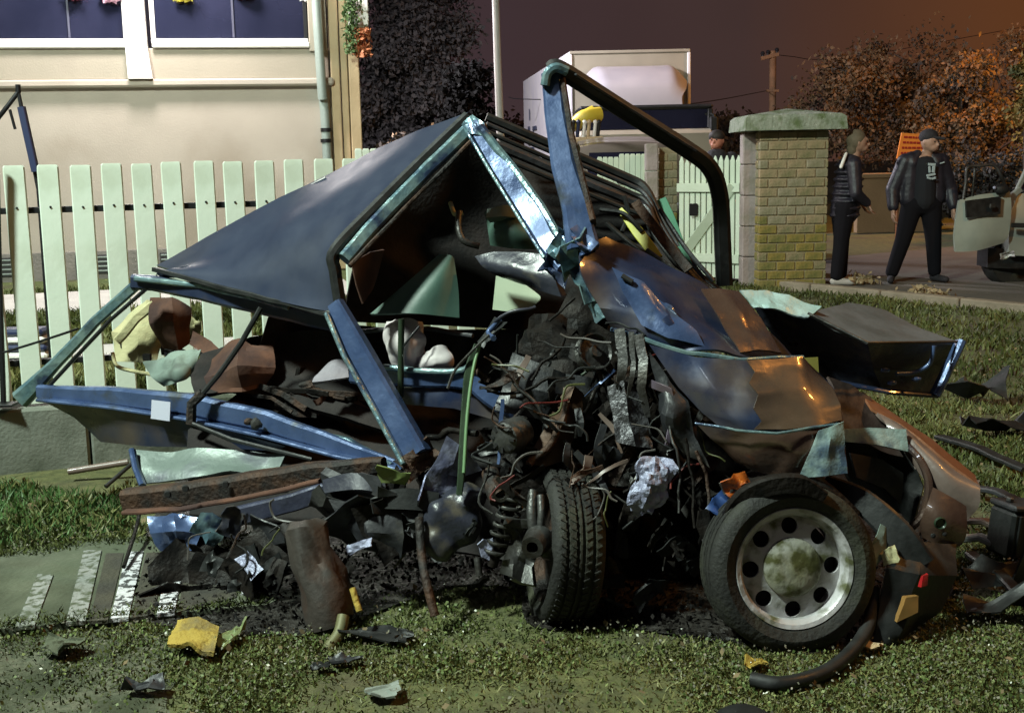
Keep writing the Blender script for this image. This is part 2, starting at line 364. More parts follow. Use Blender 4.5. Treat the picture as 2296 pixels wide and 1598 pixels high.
# raised yard behind the fence
FA = R(15); fdir = Vector((math.cos(FA), math.sin(FA), 0)); fnor = Vector((-math.sin(FA), math.cos(FA), 0))
f0 = at(34*.9186, 363, 5.75); f0.z = 0
PZ = at(60, 908, 5.75).z
yv = [f0-fdir*14+fnor*.1, f0+fdir*2.2+fnor*.1, f0+fdir*3.2+fnor*12, f0-fdir*14+fnor*12]
YARDM = mat('yard_lawn', (.06, .085, .022), .95, 0, (.10, .12, .035), 3, .8, 40, col3=(.05, .04, .025), s3=1.5, lo3=.52, hi3=.7)
yard = obj('terrain', *prism(yv, -.02, PZ-.06), YARDM); yard['kind'] = 'structure'
PAVEM = mat('pale_yard_paving', (.42, .40, .38), .9, 0, (.5, .48, .45), 3, .3, 40)
def strip(name, a, b, d0, d1, z0, z1, m_):
    p = [f0+fdir*a+fnor*d0, f0+fdir*b+fnor*d0, f0+fdir*b+fnor*d1, f0+fdir*a+fnor*d1]
    o = obj(name, *prism(p, z0, z1), m_); o['kind'] = 'structure'; return o
strip('garden_path', -8, 2.2, 1.75, 2.35, PZ-.08, PZ-.045, PAVEM)
strip('garden_path', -8, 2.3, 4.6, 6.2, PZ-.08, PZ-.04, PAVEM)
# ================================================================== PICKET FENCE
pl = empty('plinth_wall', f0, 'low mossy grey concrete plinth wall under the mint picket fence', 'wall')
ang = Matrix.Rotation(FA, 3, 'Z')
for i in range(-1, 2):
    c = f0+fdir*(i*2.0-.75); c.z = PZ/2-.03
    obj('wall_block', *g_box(c, (1.99, .2, PZ+.06), ang, .012), CONC, pl)
fence = empty('picket_fence', f0+Vector((0, 0, PZ)), 'mint white picket fence with slightly leaning flat pickets before the house', 'fence')
FTOP = 1.478
pw, ph = .098, FTOP-PZ-.015
mb = MB(); v_, f_ = g_sweep([Vector((0, 0, 0)), Vector((0, 0, ph-.03)), Vector((0, 0, ph-.008)), Vector((0, 0, ph))], rectprof(pw, .022, .25), Vector((0, -1, 0)), [1, 1, .98, .84])
pmesh = obj('picket', v_, f_, FENCEM, None, 30, local=True); bb = obj('bolt', *g_lathe([(0, .006), (.005, .005), (.006, 0)], 8), DARKM, None)
pm_, bm_ = pmesh.data, bb.data; bpy.data.objects.remove(pmesh); bpy.data.objects.remove(bb)
rnd = random.Random(3)
for i in range(-4, 16):
    s = i*.1455
    p = fdir*s - fnor*.03
    o = bpy.data.objects.new('picket', pm_); C.objects.link(o); o.parent = fence
    o.location = (p.x, p.y, .012+rnd.uniform(-.006, .006)); o.rotation_euler = (rnd.uniform(-.006, .006), rnd.uniform(-.010, .010), FA+rnd.uniform(-.03, .03))
    q = bpy.data.objects.new('bolt', bm_); C.objects.link(q); q.parent = o; q.location = (0, -.0105, at(60, 472, 5.75).z-PZ)
for zz in (472, 812):
    z = at(60, zz, 5.75).z
    a = f0-fdir*.7; b = f0+fdir*2.3; a.z = b.z = z
    bar('rail', [a, b], .03, .03, DARKM, fence)
for s in (-.62, 1.9):
    a = f0+fdir*s+fnor*.05; a.z = PZ; b = a.copy(); b.z = FTOP-.05
    bar('post', [a, b], .06, .06, DARKM, fence)
dp = empty('fence_post', at(4, 905, 5.6), 'black metal post at the end of the picket fence', 'post')
bar('post', [at(8, 905, 5.64), at(-1, 640, 5.64), at(-8, 360, 5.64)], .022, .022, DARKM, dp)
bar('base_plate', [at(12, 906, 5.62)-Vector((.05, 0, .0)), at(12, 906, 5.62)+Vector((.05, 0, .0))], .012, .09, DARKM, dp)
wr = tube('guy_wire', [(8, 790, 5.58), (90, 765, 5.5), (175, 737, 5.4)], .006, DARKM, None, n=6)
tag(wr, 'thin dark wire running from the black fence post towards the wreck', 'wire')
# ================================================================== HOUSE
HA = R(11); hd = Vector((math.cos(HA), math.sin(HA), 0)); hn = Vector((-math.sin(HA), math.cos(HA), 0))
h0 = Vector((at(0, 370, 13).x, 13, 0))
def hp(px, py, off=0.):
    d = ray(px, py); p0 = h0+hn*off; t = (p0-CAM).dot(hn)/d.dot(hn); return CAM+d*t
def hs(px, py=100, off=0.): return (hp(px, py, off)-h0).dot(hd)
def hbox(name, s0, s1, z0, z1, d0, d1, m_, parent, ch=.006):
    c = h0+hd*((s0+s1)/2)+hn*((d0+d1)/2); c.z = (z0+z1)/2
    return obj(name, *g_box(c, (s1-s0, d1-d0, z1-z0), Matrix.Rotation(HA, 3, 'Z'), ch), m_, parent)
zs = hp(350, 97).z; zl = hp(350, 178).z; zl2 = hp(350, 196).z
sE = hs(742, 180); sC = hs(800, 180)
zb = PZ-.05
house = empty('house', h0+Vector((0, 0, zb)), 'beige plastered house with wide dark windows behind the picket fence', 'house')
hbox('lower_wall', -9, sE, zb, zl2+.02, 0, .3, PLASTER, house)
hbox('parapet', -9, sE-.02, zl-.001, zs-.06, -.05, .25, PLAST2, house)
hbox('ledge', -9, sE+.03, zl2, zl-.002, -.10, .29, PLASTER, house, .02)
for a, b in ((-9, hs(286, 60)-.012), (hs(333, 60)+.03, hs(692, 60))):
    hbox('window_sill', a, b, zs-.06, zs, -.10, .22, WHITEP, house, .012)
hbox('plinth', -9, sE, zb-.05, hp(60, 552).z*.0+zb+.30, -.03, -.002, mat('grey_house_plinth', (.16, .15, .14), .9, 0, (.22, .2, .18), 3, .5, 30), house)
VENT = mat('dark_vent_grille', (.03, .03, .03), .7)
for s in np.arange(-2.0, 3.4, .9):
    vg = hbox('vent_grille', s, s+.42, zb+.05, zb+.26, -.045, -.032, VENT, house, .004)
    for k in range(4): hbox('grille_slat', s+.01, s+.41, zb+.075+k*.05, zb+.09+k*.05, -.052, -.044, PIPEM, vg, .002)
zt = zs+1.75
for a, b in ((-2.6, hs(284, 60)), (hs(336, 60), hs(690, 60))):
    wn = hbox('window', a, b, zs+.0, zs+.05, .03, .10, WHITEP, house, .006)
    hbox('window_frame', a, a+.05, zs+.05, zt, .03, .1, WHITEP, wn); hbox('window_frame', b-.045, b, zs+.05, zt, .03, .1, WHITEP if a < 0 else DARKM, wn)
    hbox('pane', a+.05, b-.045, zs+.05, zt, .06, .07, GLASSN, wn, .001)
MUL = mat('slate_mullion', (.05, .05, .085), .5)
for px in (150, 520): hbox('mullion', hs(px, 60), hs(px+5, 60), zs+.06, zt, .045, .058, MUL, house, .002)
hbox('window_head', -9, sE, zt, zt+1.2, 0, .3, PLASTER, house)
hbox('room_back', -9, sE-.1, zs-.3, zt+.3, 1.2, 1.3, ROOMM, house)
# column with flared foot
sa, sb = hs(284, 40), hs(318, 40); fa, fb = hs(291, 178), hs(345, 178)
mb = MB()
def hpt(s, off, z): p = h0+hd*s+hn*off; return Vector((p.x, p.y, z))
prof = [(zl-.003, fa, fb, -.16), (zs-.01, fa-.01, hs(331, 97), -.14), (zt+.9, sa, sb+.02, -.12)]
for z, a, b, d in prof: mb.v += [hpt(a, d, z), hpt(b, d, z), hpt(b, .0, z), hpt(a, .0, z)]
for i in range(2):
    for j in range(4): mb.f.append((i*4+j, i*4+(j+1) % 4, i*4+4+(j+1) % 4, i*4+4+j))
mb.f += [(3, 2, 1, 0), (8, 9, 10, 11)]
mb.build('column', WHITEP, house)
hbox('corner_pilaster', hs(693, 100), sE-.03, zs-.1, zt+1.2, -.09, .02, PLAST2, house)
# corner boards and gable return
for a, b, d in ((sE+.0, sE+.10, .02), (sE+.115, sE+.19, -.01), (sE+.2, sC+.03, .03)):
    hbox('corner_board', a, b, zb, zt+1.2, -.03-d, .25, CLAPB, house, .01)
for i in range(18):
    z0_ = zb+i*.24
    hbox('clapboard', sC-.02, sC+.008, z0_, z0_+.232, .26, 4, CLAPB, house, .004)
dpz = [hpt(hs(703, 20, -.16), -.16, zt+.5), hpt(hs(720, 178, -.16), -.16, zl), hpt(hs(724, 205, -.1), -.08, zl2-.1), hpt(hs(731, 300, -.07), -.07, hp(731, 300).z), hpt(hs(738, 420, -.07), -.07, zb)]
tube('downpipe', dpz, .052, PIPEM, house, sm=3, n=12)
for py in (292, 316):
    z = hp(731, py).z; p = hpt(hs(731, py, -.07), -.07, z)
    obj('pipe_clip', *g_lathe([(.05, -.02), (.062, -.02), (.062, .02), (.05, .02)], 16, p, Matrix.Rotation(R(90), 3, 'X')), DARKM, house, 40)
# eave end + hanging plant at the corner
hbox('eave_board', sC-.08, hs(823, 30), hp(823, 62).z, hp(823, -60).z, -.2, .8, WHITEP, house, .01)
# porch lamp (a lit lamp on the house, just above the picture)
plr = empty('porch_lamp', hpt(hs(318, 0), -.8, zt+.25), 'round white porch lamp on the house wall above the white column', 'lamp')
lc = plr.location
bar('arm', [lc+hn*.8, lc], .03, .03, WHITEP, plr)
obj('bulb', *ico(lc-Vector((0, 0, .11)), .075, 2), mat('lit_bulb', (1, 1, 1), .5, emit=(1, .95, .86), estr=18), plr, 60)
v_, f_ = g_lathe([(.03, .10), (.15, -.02), (.16, -.05), (.15, -.045), (.02, .085)], 24, lc, Matrix.Rotation(R(-90), 3, 'X'))
obj('shade', v_, f_, WHITEP, plr, 40)
ld = bpy.data.lights.new('porch_light', 'POINT'); ld.energy = 980; ld.color = (1, .93, .90); ld.shadow_soft_size = .35
lo_ = bpy.data.objects.new('porch_light', ld); C.objects.link(lo_); lo_.parent = plr; lo_.location = (-hn*.25)+Vector((0, 0, -.22))
def leafmesh(name, pts, size, m_, parent=None, seed=1, aspect=.5, up=.3):
    r_ = np.random.RandomState(seed); P = np.array(pts); n_ = len(P)
    d1 = r_.normal(size=(n_, 3)); d1[:, 2] += up; d1 /= np.linalg.norm(d1, axis=1)[:, None]
    d2 = np.cross(d1, r_.normal(size=(n_, 3))); d2 /= np.linalg.norm(d2, axis=1)[:, None]
    s = (size*r_.uniform(.6, 1.4, n_))[:, None]
    V = np.empty((n_*4, 3)); V[0::4] = P-d1*s*.5; V[1::4] = P+d2*s*aspect*.5; V[2::4] = P+d1*s*.5; V[3::4] = P-d2*s*aspect*.5
    off = np.array(wloc(parent)) if parent else 0
    me = bpy.data.meshes.new(name); me.vertices.add(n_*4); me.vertices.foreach_set('co', (V-off).ravel())
    me.loops.add(n_*4); me.loops.foreach_set('vertex_index', np.arange(n_*4)); me.polygons.add(n_); me.polygons.foreach_set('loop_start', np.arange(n_)*4)
    me.update(calc_edges=True); me.materials.append(m_)
    o = bpy.data.objects.new(name, me); C.objects.link(o)
    if parent: o.parent = parent
    return o
LEAFG = mat('hanging_leaf_green', (.05, .10, .03), .6, 0, (.09, .15, .05), 20)
hpc = hpt(hs(785, 60), -.3, hp(785, 75).z)
hpl = empty('hanging_plant', hpc+Vector((0, 0, .3)), 'leafy green plant with terracotta blooms hanging on the house corner', 'plant')
r_ = np.random.RandomState(4)
pts = [hpc+Vector((r_.normal()*.05, r_.normal()*.06, r_.uniform(-.25, .35))) for _ in range(700)]
leafmesh('foliage', pts, .05, LEAFG, hpl, 3)
pts = [hpc+hd*.1+Vector((r_.normal()*.05, r_.normal()*.05, r_.uniform(-.28, .02))) for _ in range(350)]
leafmesh('flowers', pts, .05, mat('terracotta_bloom', (.45, .16, .07), .7), hpl, 5, .9)
tube('hanger', [hpc+Vector((0, .0, .75)), hpc+Vector((.0, 0, .2))], .006, DARKM, hpl, sm=0)
# ornaments behind the panes
for px, py, cn, cl in ((250, 4, 'pink', (.6, .35, .45)), (170, -2, 'rose', (.4, .1, .15)), (410, 2, 'yellow', (.75, .65, .08)), (690, 2, 'white', (.7, .7, .7)), (545, -6, 'red', (.45, .08, .08))):
    p = hpt(hs(px, py, -.02), -.02, hp(px, py, -.02).z)
    om = mat(cn+'_ornament', cl, .6)
    orn = empty('hanging_flower', p, cn+' flower bunch hanging at the top of the house window', 'flower', None)
    leafmesh('petals', [p+Vector((r_.normal()*.045, r_.normal()*.02, r_.uniform(.0, .12))) for _ in range(160)], .05, om, orn, int(px), .9)
    tube('hanger', [p+Vector((0, 0, .5)), p], .004, DARKM, orn, sm=0, n=5)
# pot on the inner sill
# leaning garden pole with blue sleeve
gp = empty('garden_pole', at(86, 480, 6.6), 'slim black pole with navy sleeve and hooked arm leaning behind the fence', 'pole')
gp.location.z = PZ-.06
b0 = at(96, 600, 6.6); b0.z = PZ-.06
bar('shaft', [at(41, 207, 6.6), at(86, 425, 6.6), b0], .018, .018, DARKM, gp)
bar('sleeve', [at(48, 240, 6.58), at(80, 385, 6.58)], .038, .034, NAVYP, gp)
tube('arm', [(-20, 285, 6.6), (8, 250, 6.58), (40, 208, 6.6)], .013, DARKM, gp)
tube('hook', [(41, 208, 6.6), (40, 190, 6.6)], .014, DARKM, gp)
tube('hook', [(22, 246, 6.57), (34, 290, 6.57)], .008, DARKM, gp)
# striped cushion-like bundle seen between the pickets
bx = at(48, 690, 7.2); bx.z = PZ-.045
bnd = empty('striped_bundle', bx, 'navy and white striped bundle lying on the yard behind the pickets', 'bundle')
for k in range(5):
    obj('stripe', *g_box(bx+Vector((0, 0, .025+k*.048)), (.30+.02*math.sin(k), .16, .044), None, .015), WHITEP if k % 2 else NAVYP, bnd)

# ================================================================== STREET LAMP behind the camera (lights the wreck), sodium lamp to the right
def street_lamp(base, h, reach, dirv, label, energy, color, blend, size, tilt=0.):
    r0 = empty('street_lamp', base, label, 'lamp')
    b = Vector(base); d = Vector(dirv).normalized()
    tube('pole', [b, b+Vector((0, 0, h*.5)), b+Vector((0, 0, h))], .075, STEEL, r0, sm=3, n=12, scales=[1, .8, .6])
    tube('arm', [b+Vector((0, 0, h)), b+d*reach*.5+Vector((0, 0, h+.25)), b+d*reach+Vector((0, 0, h+.28))], .035, STEEL, r0, n=10)
    hc = b+d*(reach+.25)+Vector((0, 0, h+.26))
    rz = Matrix.Rotation(math.atan2(d.y, d.x), 3, 'Z')
    obj('head', *g_box(hc, (.6, .26, .12), rz, .04), STEEL, r0)
    obj('lens', *g_box(hc-Vector((0, 0, .075)), (.46, .2, .03), rz, .01), mat('lit_lens_'+str(int(energy)), (1, 1, 1), .4, emit=color, estr=25), r0)
    sp = bpy.data.lights.new('lamp_light', 'SPOT'); sp.energy = energy; sp.color = color; sp.spot_size = R(165 if blend < .9 else 150); sp.spot_blend = blend; sp.shadow_soft_size = size
    so_ = bpy.data.objects.new('lamp_light', sp); C.objects.link(so_); so_.parent = r0; so_.location = hc-b-Vector((0, 0, .13))
    dv = d*math.sin(tilt)+Vector((0, 0, -math.cos(tilt))); so_.rotation_euler = dv.to_track_quat('-Z', 'Y').to_euler()
    return r0
street_lamp((-6.4, .9, 0), 7.2, 1.7, (.9, .4, 0), 'tall grey street lamp with pale green white light on the near verge', 6700, (.85, 1.0, .88), .5, .45, R(30))
sb_ = at(2600, 500, 21)
street_lamp((sb_.x, 21, 0), 6.0, 1.2, (-.45, .9, 0), 'street lamp giving orange sodium light at the far roadside', 2600, (1, .40, .05), .6, .16, R(24))
street_lamp((7.6, 3.2, 0), 6.4, 1.4, (-.8, .35, 0), 'street lamp giving orange sodium light on the near right verge', 850, (1, .42, .08), .6, .2, R(20))
street_lamp((-5.6, 21.5, 0), 6.4, 1.2, (.9, .4, 0), 'added white street lamp hidden behind the house to light the truck side', 9500, (.95, .90, 1), .6, .2, R(35))  # added lamp, out of sight, brightens the truck's left side

# ================================================================== BACKGROUND
def tree(name, base, h, crown, label, m_, n=6000, leaf=.16, seed=1, group=None, trunk_r=.14, conifer=False):
    r0 = empty(name, base, label, 'tree', group); rr = random.Random(seed); b = Vector(base)
    top = b+Vector((rr.uniform(-.3, .3), rr.uniform(-.3, .3), h*.75))
    tube('trunk', [b, b.lerp(top, .4)+Vector((rr.uniform(-.15, .15), 0, 0)), top], trunk_r, BARK, r0, n=8, scales=[1, .7, .25])
    pts = []; limbs = []
    cx, cz, rx, rz = crown
    nc = 46
    for k in range(nc):
        if conifer:
            t = rr.random()**.8; rad = rx*(1-t)*rr.uniform(.3, 1)+.1; a = rr.uniform(0, 6.28)
            c = b+Vector((math.cos(a)*rad, math.sin(a)*rad, h*(.12+.88*t))); cr_ = .28
        else:
            d = Vector((rr.gauss(0, 1), rr.gauss(0, 1), rr.gauss(0, 1))).normalized()*(rr.uniform(.25, 1)**.6)
            c = b+Vector((cx+d.x*rx, d.y*rx*.9, cz+d.z*rz)); cr_ = rx*.22*rr.uniform(.6, 1.4)
        for _ in range(n//nc):
            q = Vector((rr.gauss(0, 1), rr.gauss(0, 1), rr.gauss(0, .8)))*cr_*.6
            pts.append(c+q)
        if k < 14: limbs.append(c)
    for c in limbs:
        s = b.lerp(top, rr.uniform(.35, .95))
        tube('limb', [s, s.lerp(c, .5)+Vector((0, 0, .15)), c], trunk_r*.3, BARK, r0, sm=3, n=5, scales=[1, .6, .25])
    leafmesh('crown', pts, leaf, m_, r0, seed, .55)
    return r0
LFD = mat('dark_evergreen_leaf', (.045, .043, .043), .8, 0, (.07, .064, .06), 3)
LFO = mat('autumn_leaf', (.22, .13, .03), .7, 0, (.32, .20, .03), 2, col3=(.06, .07, .02), s3=1.5, lo3=.45, hi3=.65)
LFB = mat('reddish_shrub_leaf', (.20, .10, .04), .7, 0, (.13, .09, .04), 3, col3=(.05, .04, .03), s3=1.2, lo3=.45, hi3=.6)
b = at(905, 390, 37); tree('broadleaf_tree', (b.x, 37, 0), 9, (-.4, 5.4, 2.7, 4.2), 'tall dark dense tree standing beyond the house corner', LFD, 60000, .17, 2)
b = at(1062, 390, 24); tree('conifer_tree', (b.x, 24, 0), 3.3, (0, 2.2, .8, 1.5), 'small black conifer beside the pale lamp column', mat('black_conifer_needles', (.006, .006, .006), .95, 0, (.010, .010, .009), 3, spec=.05), 5500, .13, 3, conifer=True)
for px, Y, h, rx, s, lb in ((905, 22, 1.9, .6, 5, 'low reddish shrub right beside the house corner'), (985, 23, 2.05, .65, 6, 'low reddish shrub under the dark conifer')):
    b = at(px, 400, Y); tree('shrub', (b.x, Y, 0), h, (0, h*.6, rx, h*.42), lb, LFB, 3000, .1, s, trunk_r=.04)
b = at(2330, 450, 21); tree('broadleaf_tree', (b.x, 21, 0), 4.4, (.55, 2.6, 1.0, 1.25), 'tree with yellow autumn leaves lit orange beside the open car', LFO, 18000, .09, 8)
b = at(2050, 450, 34); tree('broadleaf_tree', (b.x, 34, 0), 5.5, (-.9, 2.9, 2.7, 1.55), 'wide brown tree far behind the brick pillar', LFB, 16000, .13, 9)
b = at(2140, 450, 27); tree('broadleaf_tree', (b.x, 27, 0), 4.2, (.1, 2.2, 1.2, 1.5), 'dim brown tree behind the orange sign', LFB, 12000, .1, 10)
b = at(2215, 450, 30); tree('broadleaf_tree', (b.x, 30, 0), 5., (.8, 2.6, 1.5, 1.6), 'dusky tree between the orange sign and the yellow tree', LFB, 12000, .11, 12)
# distant dark treeline
for i, px in enumerate((1000, 1180, 1640, 1760, 1880)):
    b = at(px, 400, 60); tree('far_tree', (b.x, 60+i*2, 0), 4.5, (0, 2.2, 2.6, 1.5), ['far low tree behind the conifer', 'far low tree behind the white truck', 'far low tree right of the white truck', 'far low tree left of the utility pole foot', 'far low tree behind the pillar cap'][i], LFB, 2500, .3, 20+i)
# pale lamp column
b = at(1122, 300, 19); lpz = empty('lamp_column', (b.x, 19, 0), 'plain pale lamp column rising behind the crushed roof', 'post')
tp = at(1110, -40, 19)
tube('column', [Vector((b.x+.10, 19, 0)), b, tp], .062, mat('pale_post_paint', (.42, .40, .38), .5, 0, (.5, .47, .44), 3), lpz, sm=2, n=12, scales=[1.15, 1, .9])
tube('arm', [at(1110, -40, 19), at(1110, -60, 19)+Vector((-.6, 0, .1)), at(1110, -60, 19)+Vector((-1.8, -.2, .15))], .035, STEEL, lpz, n=10)
hc_ = at(1110, -60, 19)+Vector((-2.0, -.25, .14))
obj('head', *g_box(hc_, (.6, .26, .12), None, .04), STEEL, lpz)
obj('lens', *g_box(hc_-Vector((0, 0, .075)), (.46, .2, .03), None, .01), mat('lit_lens_white', (1, 1, 1), .4, emit=(1, .93, .95), estr=25), lpz)
sp = bpy.data.lights.new('lamp_light', 'SPOT'); sp.energy = 420; sp.color = (1, .90, .88); sp.spot_size = R(140); sp.spot_blend = .8; sp.shadow_soft_size = .15
so_ = bpy.data.objects.new('lamp_light', sp); C.objects.link(so_); so_.parent = lpz; so_.location = hc_-lpz.location-Vector((0, 0, .13)); so_.rotation_euler = Vector((.7, .9, -1)).to_track_quat('-Z', 'Y').to_euler()
tube('base_collar', [Vector((b.x+.10, 19, 0)), Vector((b.x+.10, 19, .5))], .1, PIPEM, lpz, sm=0, n=12)
# utility pole and wires
b = at(1732, 240, 38); upr = empty('utility_pole', (b.x, 38, 0), 'wooden utility pole with cross arm behind the brick pillar', 'utility pole')
WOOD = mat('weathered_pole_wood', (.22, .12, .06), .85, 0, (.3, .17, .09), 4)
tube('pole', [Vector((b.x+.05, 38, 0)), b, at(1733, 115, 38)], .11, WOOD, upr, sm=2, n=10)
bar('cross_arm', [at(1706, 132, 37.9), at(1746, 122, 37.9)], .12, .1, WOOD, upr)
bar('cross_arm', [at(1718, 204, 37.9), at(1746, 204, 37.9)], .08, .08, WOOD, upr)
for px, py in ((1710, 127), (1722, 124), (1742, 119)):
    obj('insulator', *g_lathe([(0, .16), (.05, .14), (.07, .08), (.04, .04), (.05, 0)], 10, at(px, py, 37.9), Matrix.Rotation(R(-90), 3, 'X')), PLAS, upr, 50)
for a, m2, e2, lb in (((1718, 204, 37.9), (1600, 226, 30), (1440, 246, 26), 'overhead wire sagging from the pole towards the truck'), ((1746, 124, 37.9), (1900, 130, 45), (2300, 60, 50), 'overhead wire leading from the cross arm to the trees'), ((1140, 218, 30), (1160, 222, 30), (1230, 224, 30), 'short overhead wire between lamp column and truck')):
    tag(tube('overhead_wire', [a, m2, e2], .012, DARKM, None, n=5), lb, 'wire')
# ---- box truck
tk0 = at(1412, 400, 25); truck = empty('box_truck', (tk0.x, 25, 0), 'white box truck with roof fairing and dark cab parked beyond the gate', 'truck')
TRW = mat('white_truck_body', (.60, .58, .62), .45, 0, (.68, .66, .65), 2)
TRB = mat('cream_truck_bulkhead', (.27, .245, .185), .5, 0, (.31, .28, .21), 2)
a = at(1277, 115, 25); b = at(1547, 112, 25); zt_ = (a.z+b.z)/2; z0_ = at(1400, 248, 25).z-.35
bd = Vector((at(1173, 180, 34).x-a.x, 9, 0))
q = [Vector((a.x, 25, 0)), Vector((b.x, 25, 0)), Vector((b.x, 25, 0))+bd, Vector((a.x, 25, 0))+bd]
obj('cargo_box', *prism(q, z0_-.9, zt_), TRW, truck)
def tbox(name, x0, x1, y0, y1, z0, z1, m_, ch=.03, par=None):
    return obj(name, *g_box(((x0+x1)/2, (y0+y1)/2, (z0+z1)/2), (x1-x0, y1-y0, z1-z0), None, ch), m_, par or truck)
tbox('bulkhead', a.x+.01, b.x-.01, 24.96, 24.995, z0_, zt_-.01, TRB, .01)
for x0, x1, z0, z1 in ((a.x, b.x, zt_-.06, zt_+.005), (b.x-.06, b.x+.005, z0_, zt_-.062), (a.x-.005, a.x+.05, z0_, zt_-.062)):
    tbox('edge_trim', x0, x1, 24.93, 24.99, z0, z1, TRB if x1-x0 > 1 else TRW, .012)
# roof fairing: rounded hood shape
fr = []
for (yy, inset, zz) in ((24.9, 0, 0), (24.3, .06, -.12), (23.75, .16, -.45), (23.6, .26, -.75)):
    r_ = []
    for t in np.linspace(0, 1, 9):
        xx = a.x+.2+inset+(b.x-a.x-.3-2*inset)*t; hgt = 1-abs(2*t-1)**10*.35
        zf0 = at(1400, 240, 23.6).z; zf1 = at(1400, 145, 24.4).z+zz*.8
        r_.append(Vector((xx, yy, zf0+(zf1-zf0)*hgt)))
    fr.append(r_)
fr.append([Vector((p.x, 23.55, at(1400, 240, 23.6).z-.02)) for p in fr[-1]])
obj('roof_fairing', *g_patch(fr, 3, 0, 1, .03, True), mat('grey_lilac_fairing', (.34, .32, .34), .5, 0, (.40, .37, .38), 1.5), truck, 50)
cx0, cx1 = at(1290, 300, 23).x, at(1592, 300, 23).x; zr = at(1400, 240, 23.2).z
tbox('cab', cx0, cx1, 22.4, 24.6, .55, at(1400, 292, 22.5).z, TRB, .08)
tbox('cab_roof', cx0+.05, cx1-.02, 22.5, 24.5, zr-.09, zr, BLK, .04)
tbox('windscreen', cx0+.12, cx1-.12, 22.55, 22.62, at(1400, 291, 22.5).z, zr-.09, GLASSN, .01)
for xx in (cx0+.03, cx1-.13): tbox('cab_pillar', xx, xx+.1, 22.5, 22.7, at(1400, 292, 22.5).z, zr-.08, BLK, .02)
tbox('bumper', cx0, cx1, 22.25, 22.45, .4, .75, PLAS, .04)
tbox('grille', cx0+.4, cx1-.4, 22.36, 22.41, .85, 1.2, BLK, .01)
for xx in (cx0+.12, cx1-.42): tbox('headlight', xx, xx+.3, 22.35, 22.41, .85, 1.02, RIM, .02)
mrr = [at(1575, 258, 22.6), at(1600, 258, 22.5), at(1604, 300, 22.5)]
tube('mirror_arm', mrr, .03, BLK, truck, sm=3); obj('mirror', *g_box(at(1600, 282, 22.5), (.16, .1, .34), None, .03), BLK, truck)
for xx in (cx0+.1, cx1-.4):
    for yy in (23.2, 30.5):
        w_ = obj('wheel', *g_lathe([(0, .14), (.3, .14), (.48, .12), (.5, .05), (.5, -.12), (.3, -.14), (0, -.14)], 28, (xx+.15, yy, .5), Matrix.Rotation(R(90), 3, 'Z')), TYRE, truck, 40)
# small dark lettering on the box side
LET = mat('dark_side_lettering', (.05, .06, .10), .6)
sdv = (q[3]-q[0]).normalized(); sn = Vector((sdv.y, -sdv.x, 0)); sn = sn if sn.x < 0 else -sn
def side(s, z, w_, h_, nm='lettering'):
    p = q[0]+sdv*s+sn*.02; 
    vv_ = [p-sdv*w_/2+Vector((0, 0, z)), p+sdv*w_/2+Vector((0, 0, z)), p+sdv*w_/2+Vector((0, 0, z+h_)), p-sdv*w_/2+Vector((0, 0, z+h_))]
    obj(nm, vv_+[u+sn*.012 for u in vv_], [(0, 1, 2, 3), (7, 6, 5, 4), (0, 4, 5, 1), (1, 5, 6, 2), (2, 6, 7, 3), (3, 7, 4, 0)], LET, truck)
for s, z, w_, h_ in ((7.6, 1.85, .35, .5), (7.1, 2.05, .5, .12), (6.6, 1.95, .12, .35), (6.3, 2.22, .8, .1), (7.0, 1.72, .9, .07), (7.4, 2.5, .1, .3)): side(s, z, w_, h_)
# yellow crane unit with levers standing by the truck
cu = at(1300, 400, 20); crn = empty('crane_unit', (cu.x, 20, 0), 'yellow crane control unit with dark levers in front of the white truck', 'machine')
YEL = mat('machine_yellow', (.62, .46, .03), .5, 0, (.7, .55, .08), 3)
for nm, pts_, rr_, m_ in (('column', [Vector((cu.x, 20, 0)), at(1312, 308, 20)], .16, PLAS), ('boom', [(1281, 320, 20), (1268, 250, 20.1)], .045, YEL), ('head', [(1288, 282, 20), (1310, 262, 19.9), (1345, 256, 20)], .12, YEL), ('head', [(1298, 262, 19.9), (1330, 246, 20)], .07, YEL)):
    tube(nm, pts_, rr_, m_, crn, sm=3, n=12)
for px, m_ in ((1283, BLK), (1294, NAVYP), (1308, WHITEP), (1318, CLAPB), (1332, WHITEP), (1340, BLK)):
    tube('lever', [(px, 310, 19.85), (px+3, 276, 19.8)], .03, m_, crn, sm=0, n=8)
    obj('knob', *ico(at(px+3, 274, 19.8), .045, 1), m_, crn, 60)
bar('console', [at(1278, 318, 19.9), at(1350, 314, 19.9)], .12, .3, CLAPB, crn)
# parked low vehicle roof (beige bands under the crane)
lv = at(1410, 400, 17.5); lcar = empty('parked_car', (lv.x, 17.5, 0), 'low beige car parked in front of the truck cab', 'car')
BEI = mat('beige_car_paint', (.15, .135, .10), .35, .2, (.18, .16, .12), 3, coat=.4)
pr = []
for yy, zz, ins in ((16.2, .55, 0), (16.15, .95, .02), (16.9, 1.12, .05), (17.5, at(1400, 338, 17.5).z, .18), (17.9, at(1400, 318, 18).z, .25), (18.9, at(1400, 318, 19).z, .25), (19.6, 1.15, .1), (20, .6, .05)):
    pr.append([Vector((lv.x+(t*1.6)*(1-ins*.6), yy, zz-.06*abs(t*2)**3)) for t in np.linspace(-.5, .5, 7)])
obj('body', *g_patch(pr, 3, 0, 1, .03, True), BEI, lcar, 50)
obj('windscreen', *g_patch([[Vector((lv.x+t*1.28, 17.02, 1.16)) for t in (-.5, 0, .5)], [Vector((lv.x+t*1.16, 17.42, at(1400, 338, 17.5).z-.02)) for t in (-.5, 0, .5)]], 3, 0, 1, .02), GLASSN, lcar)
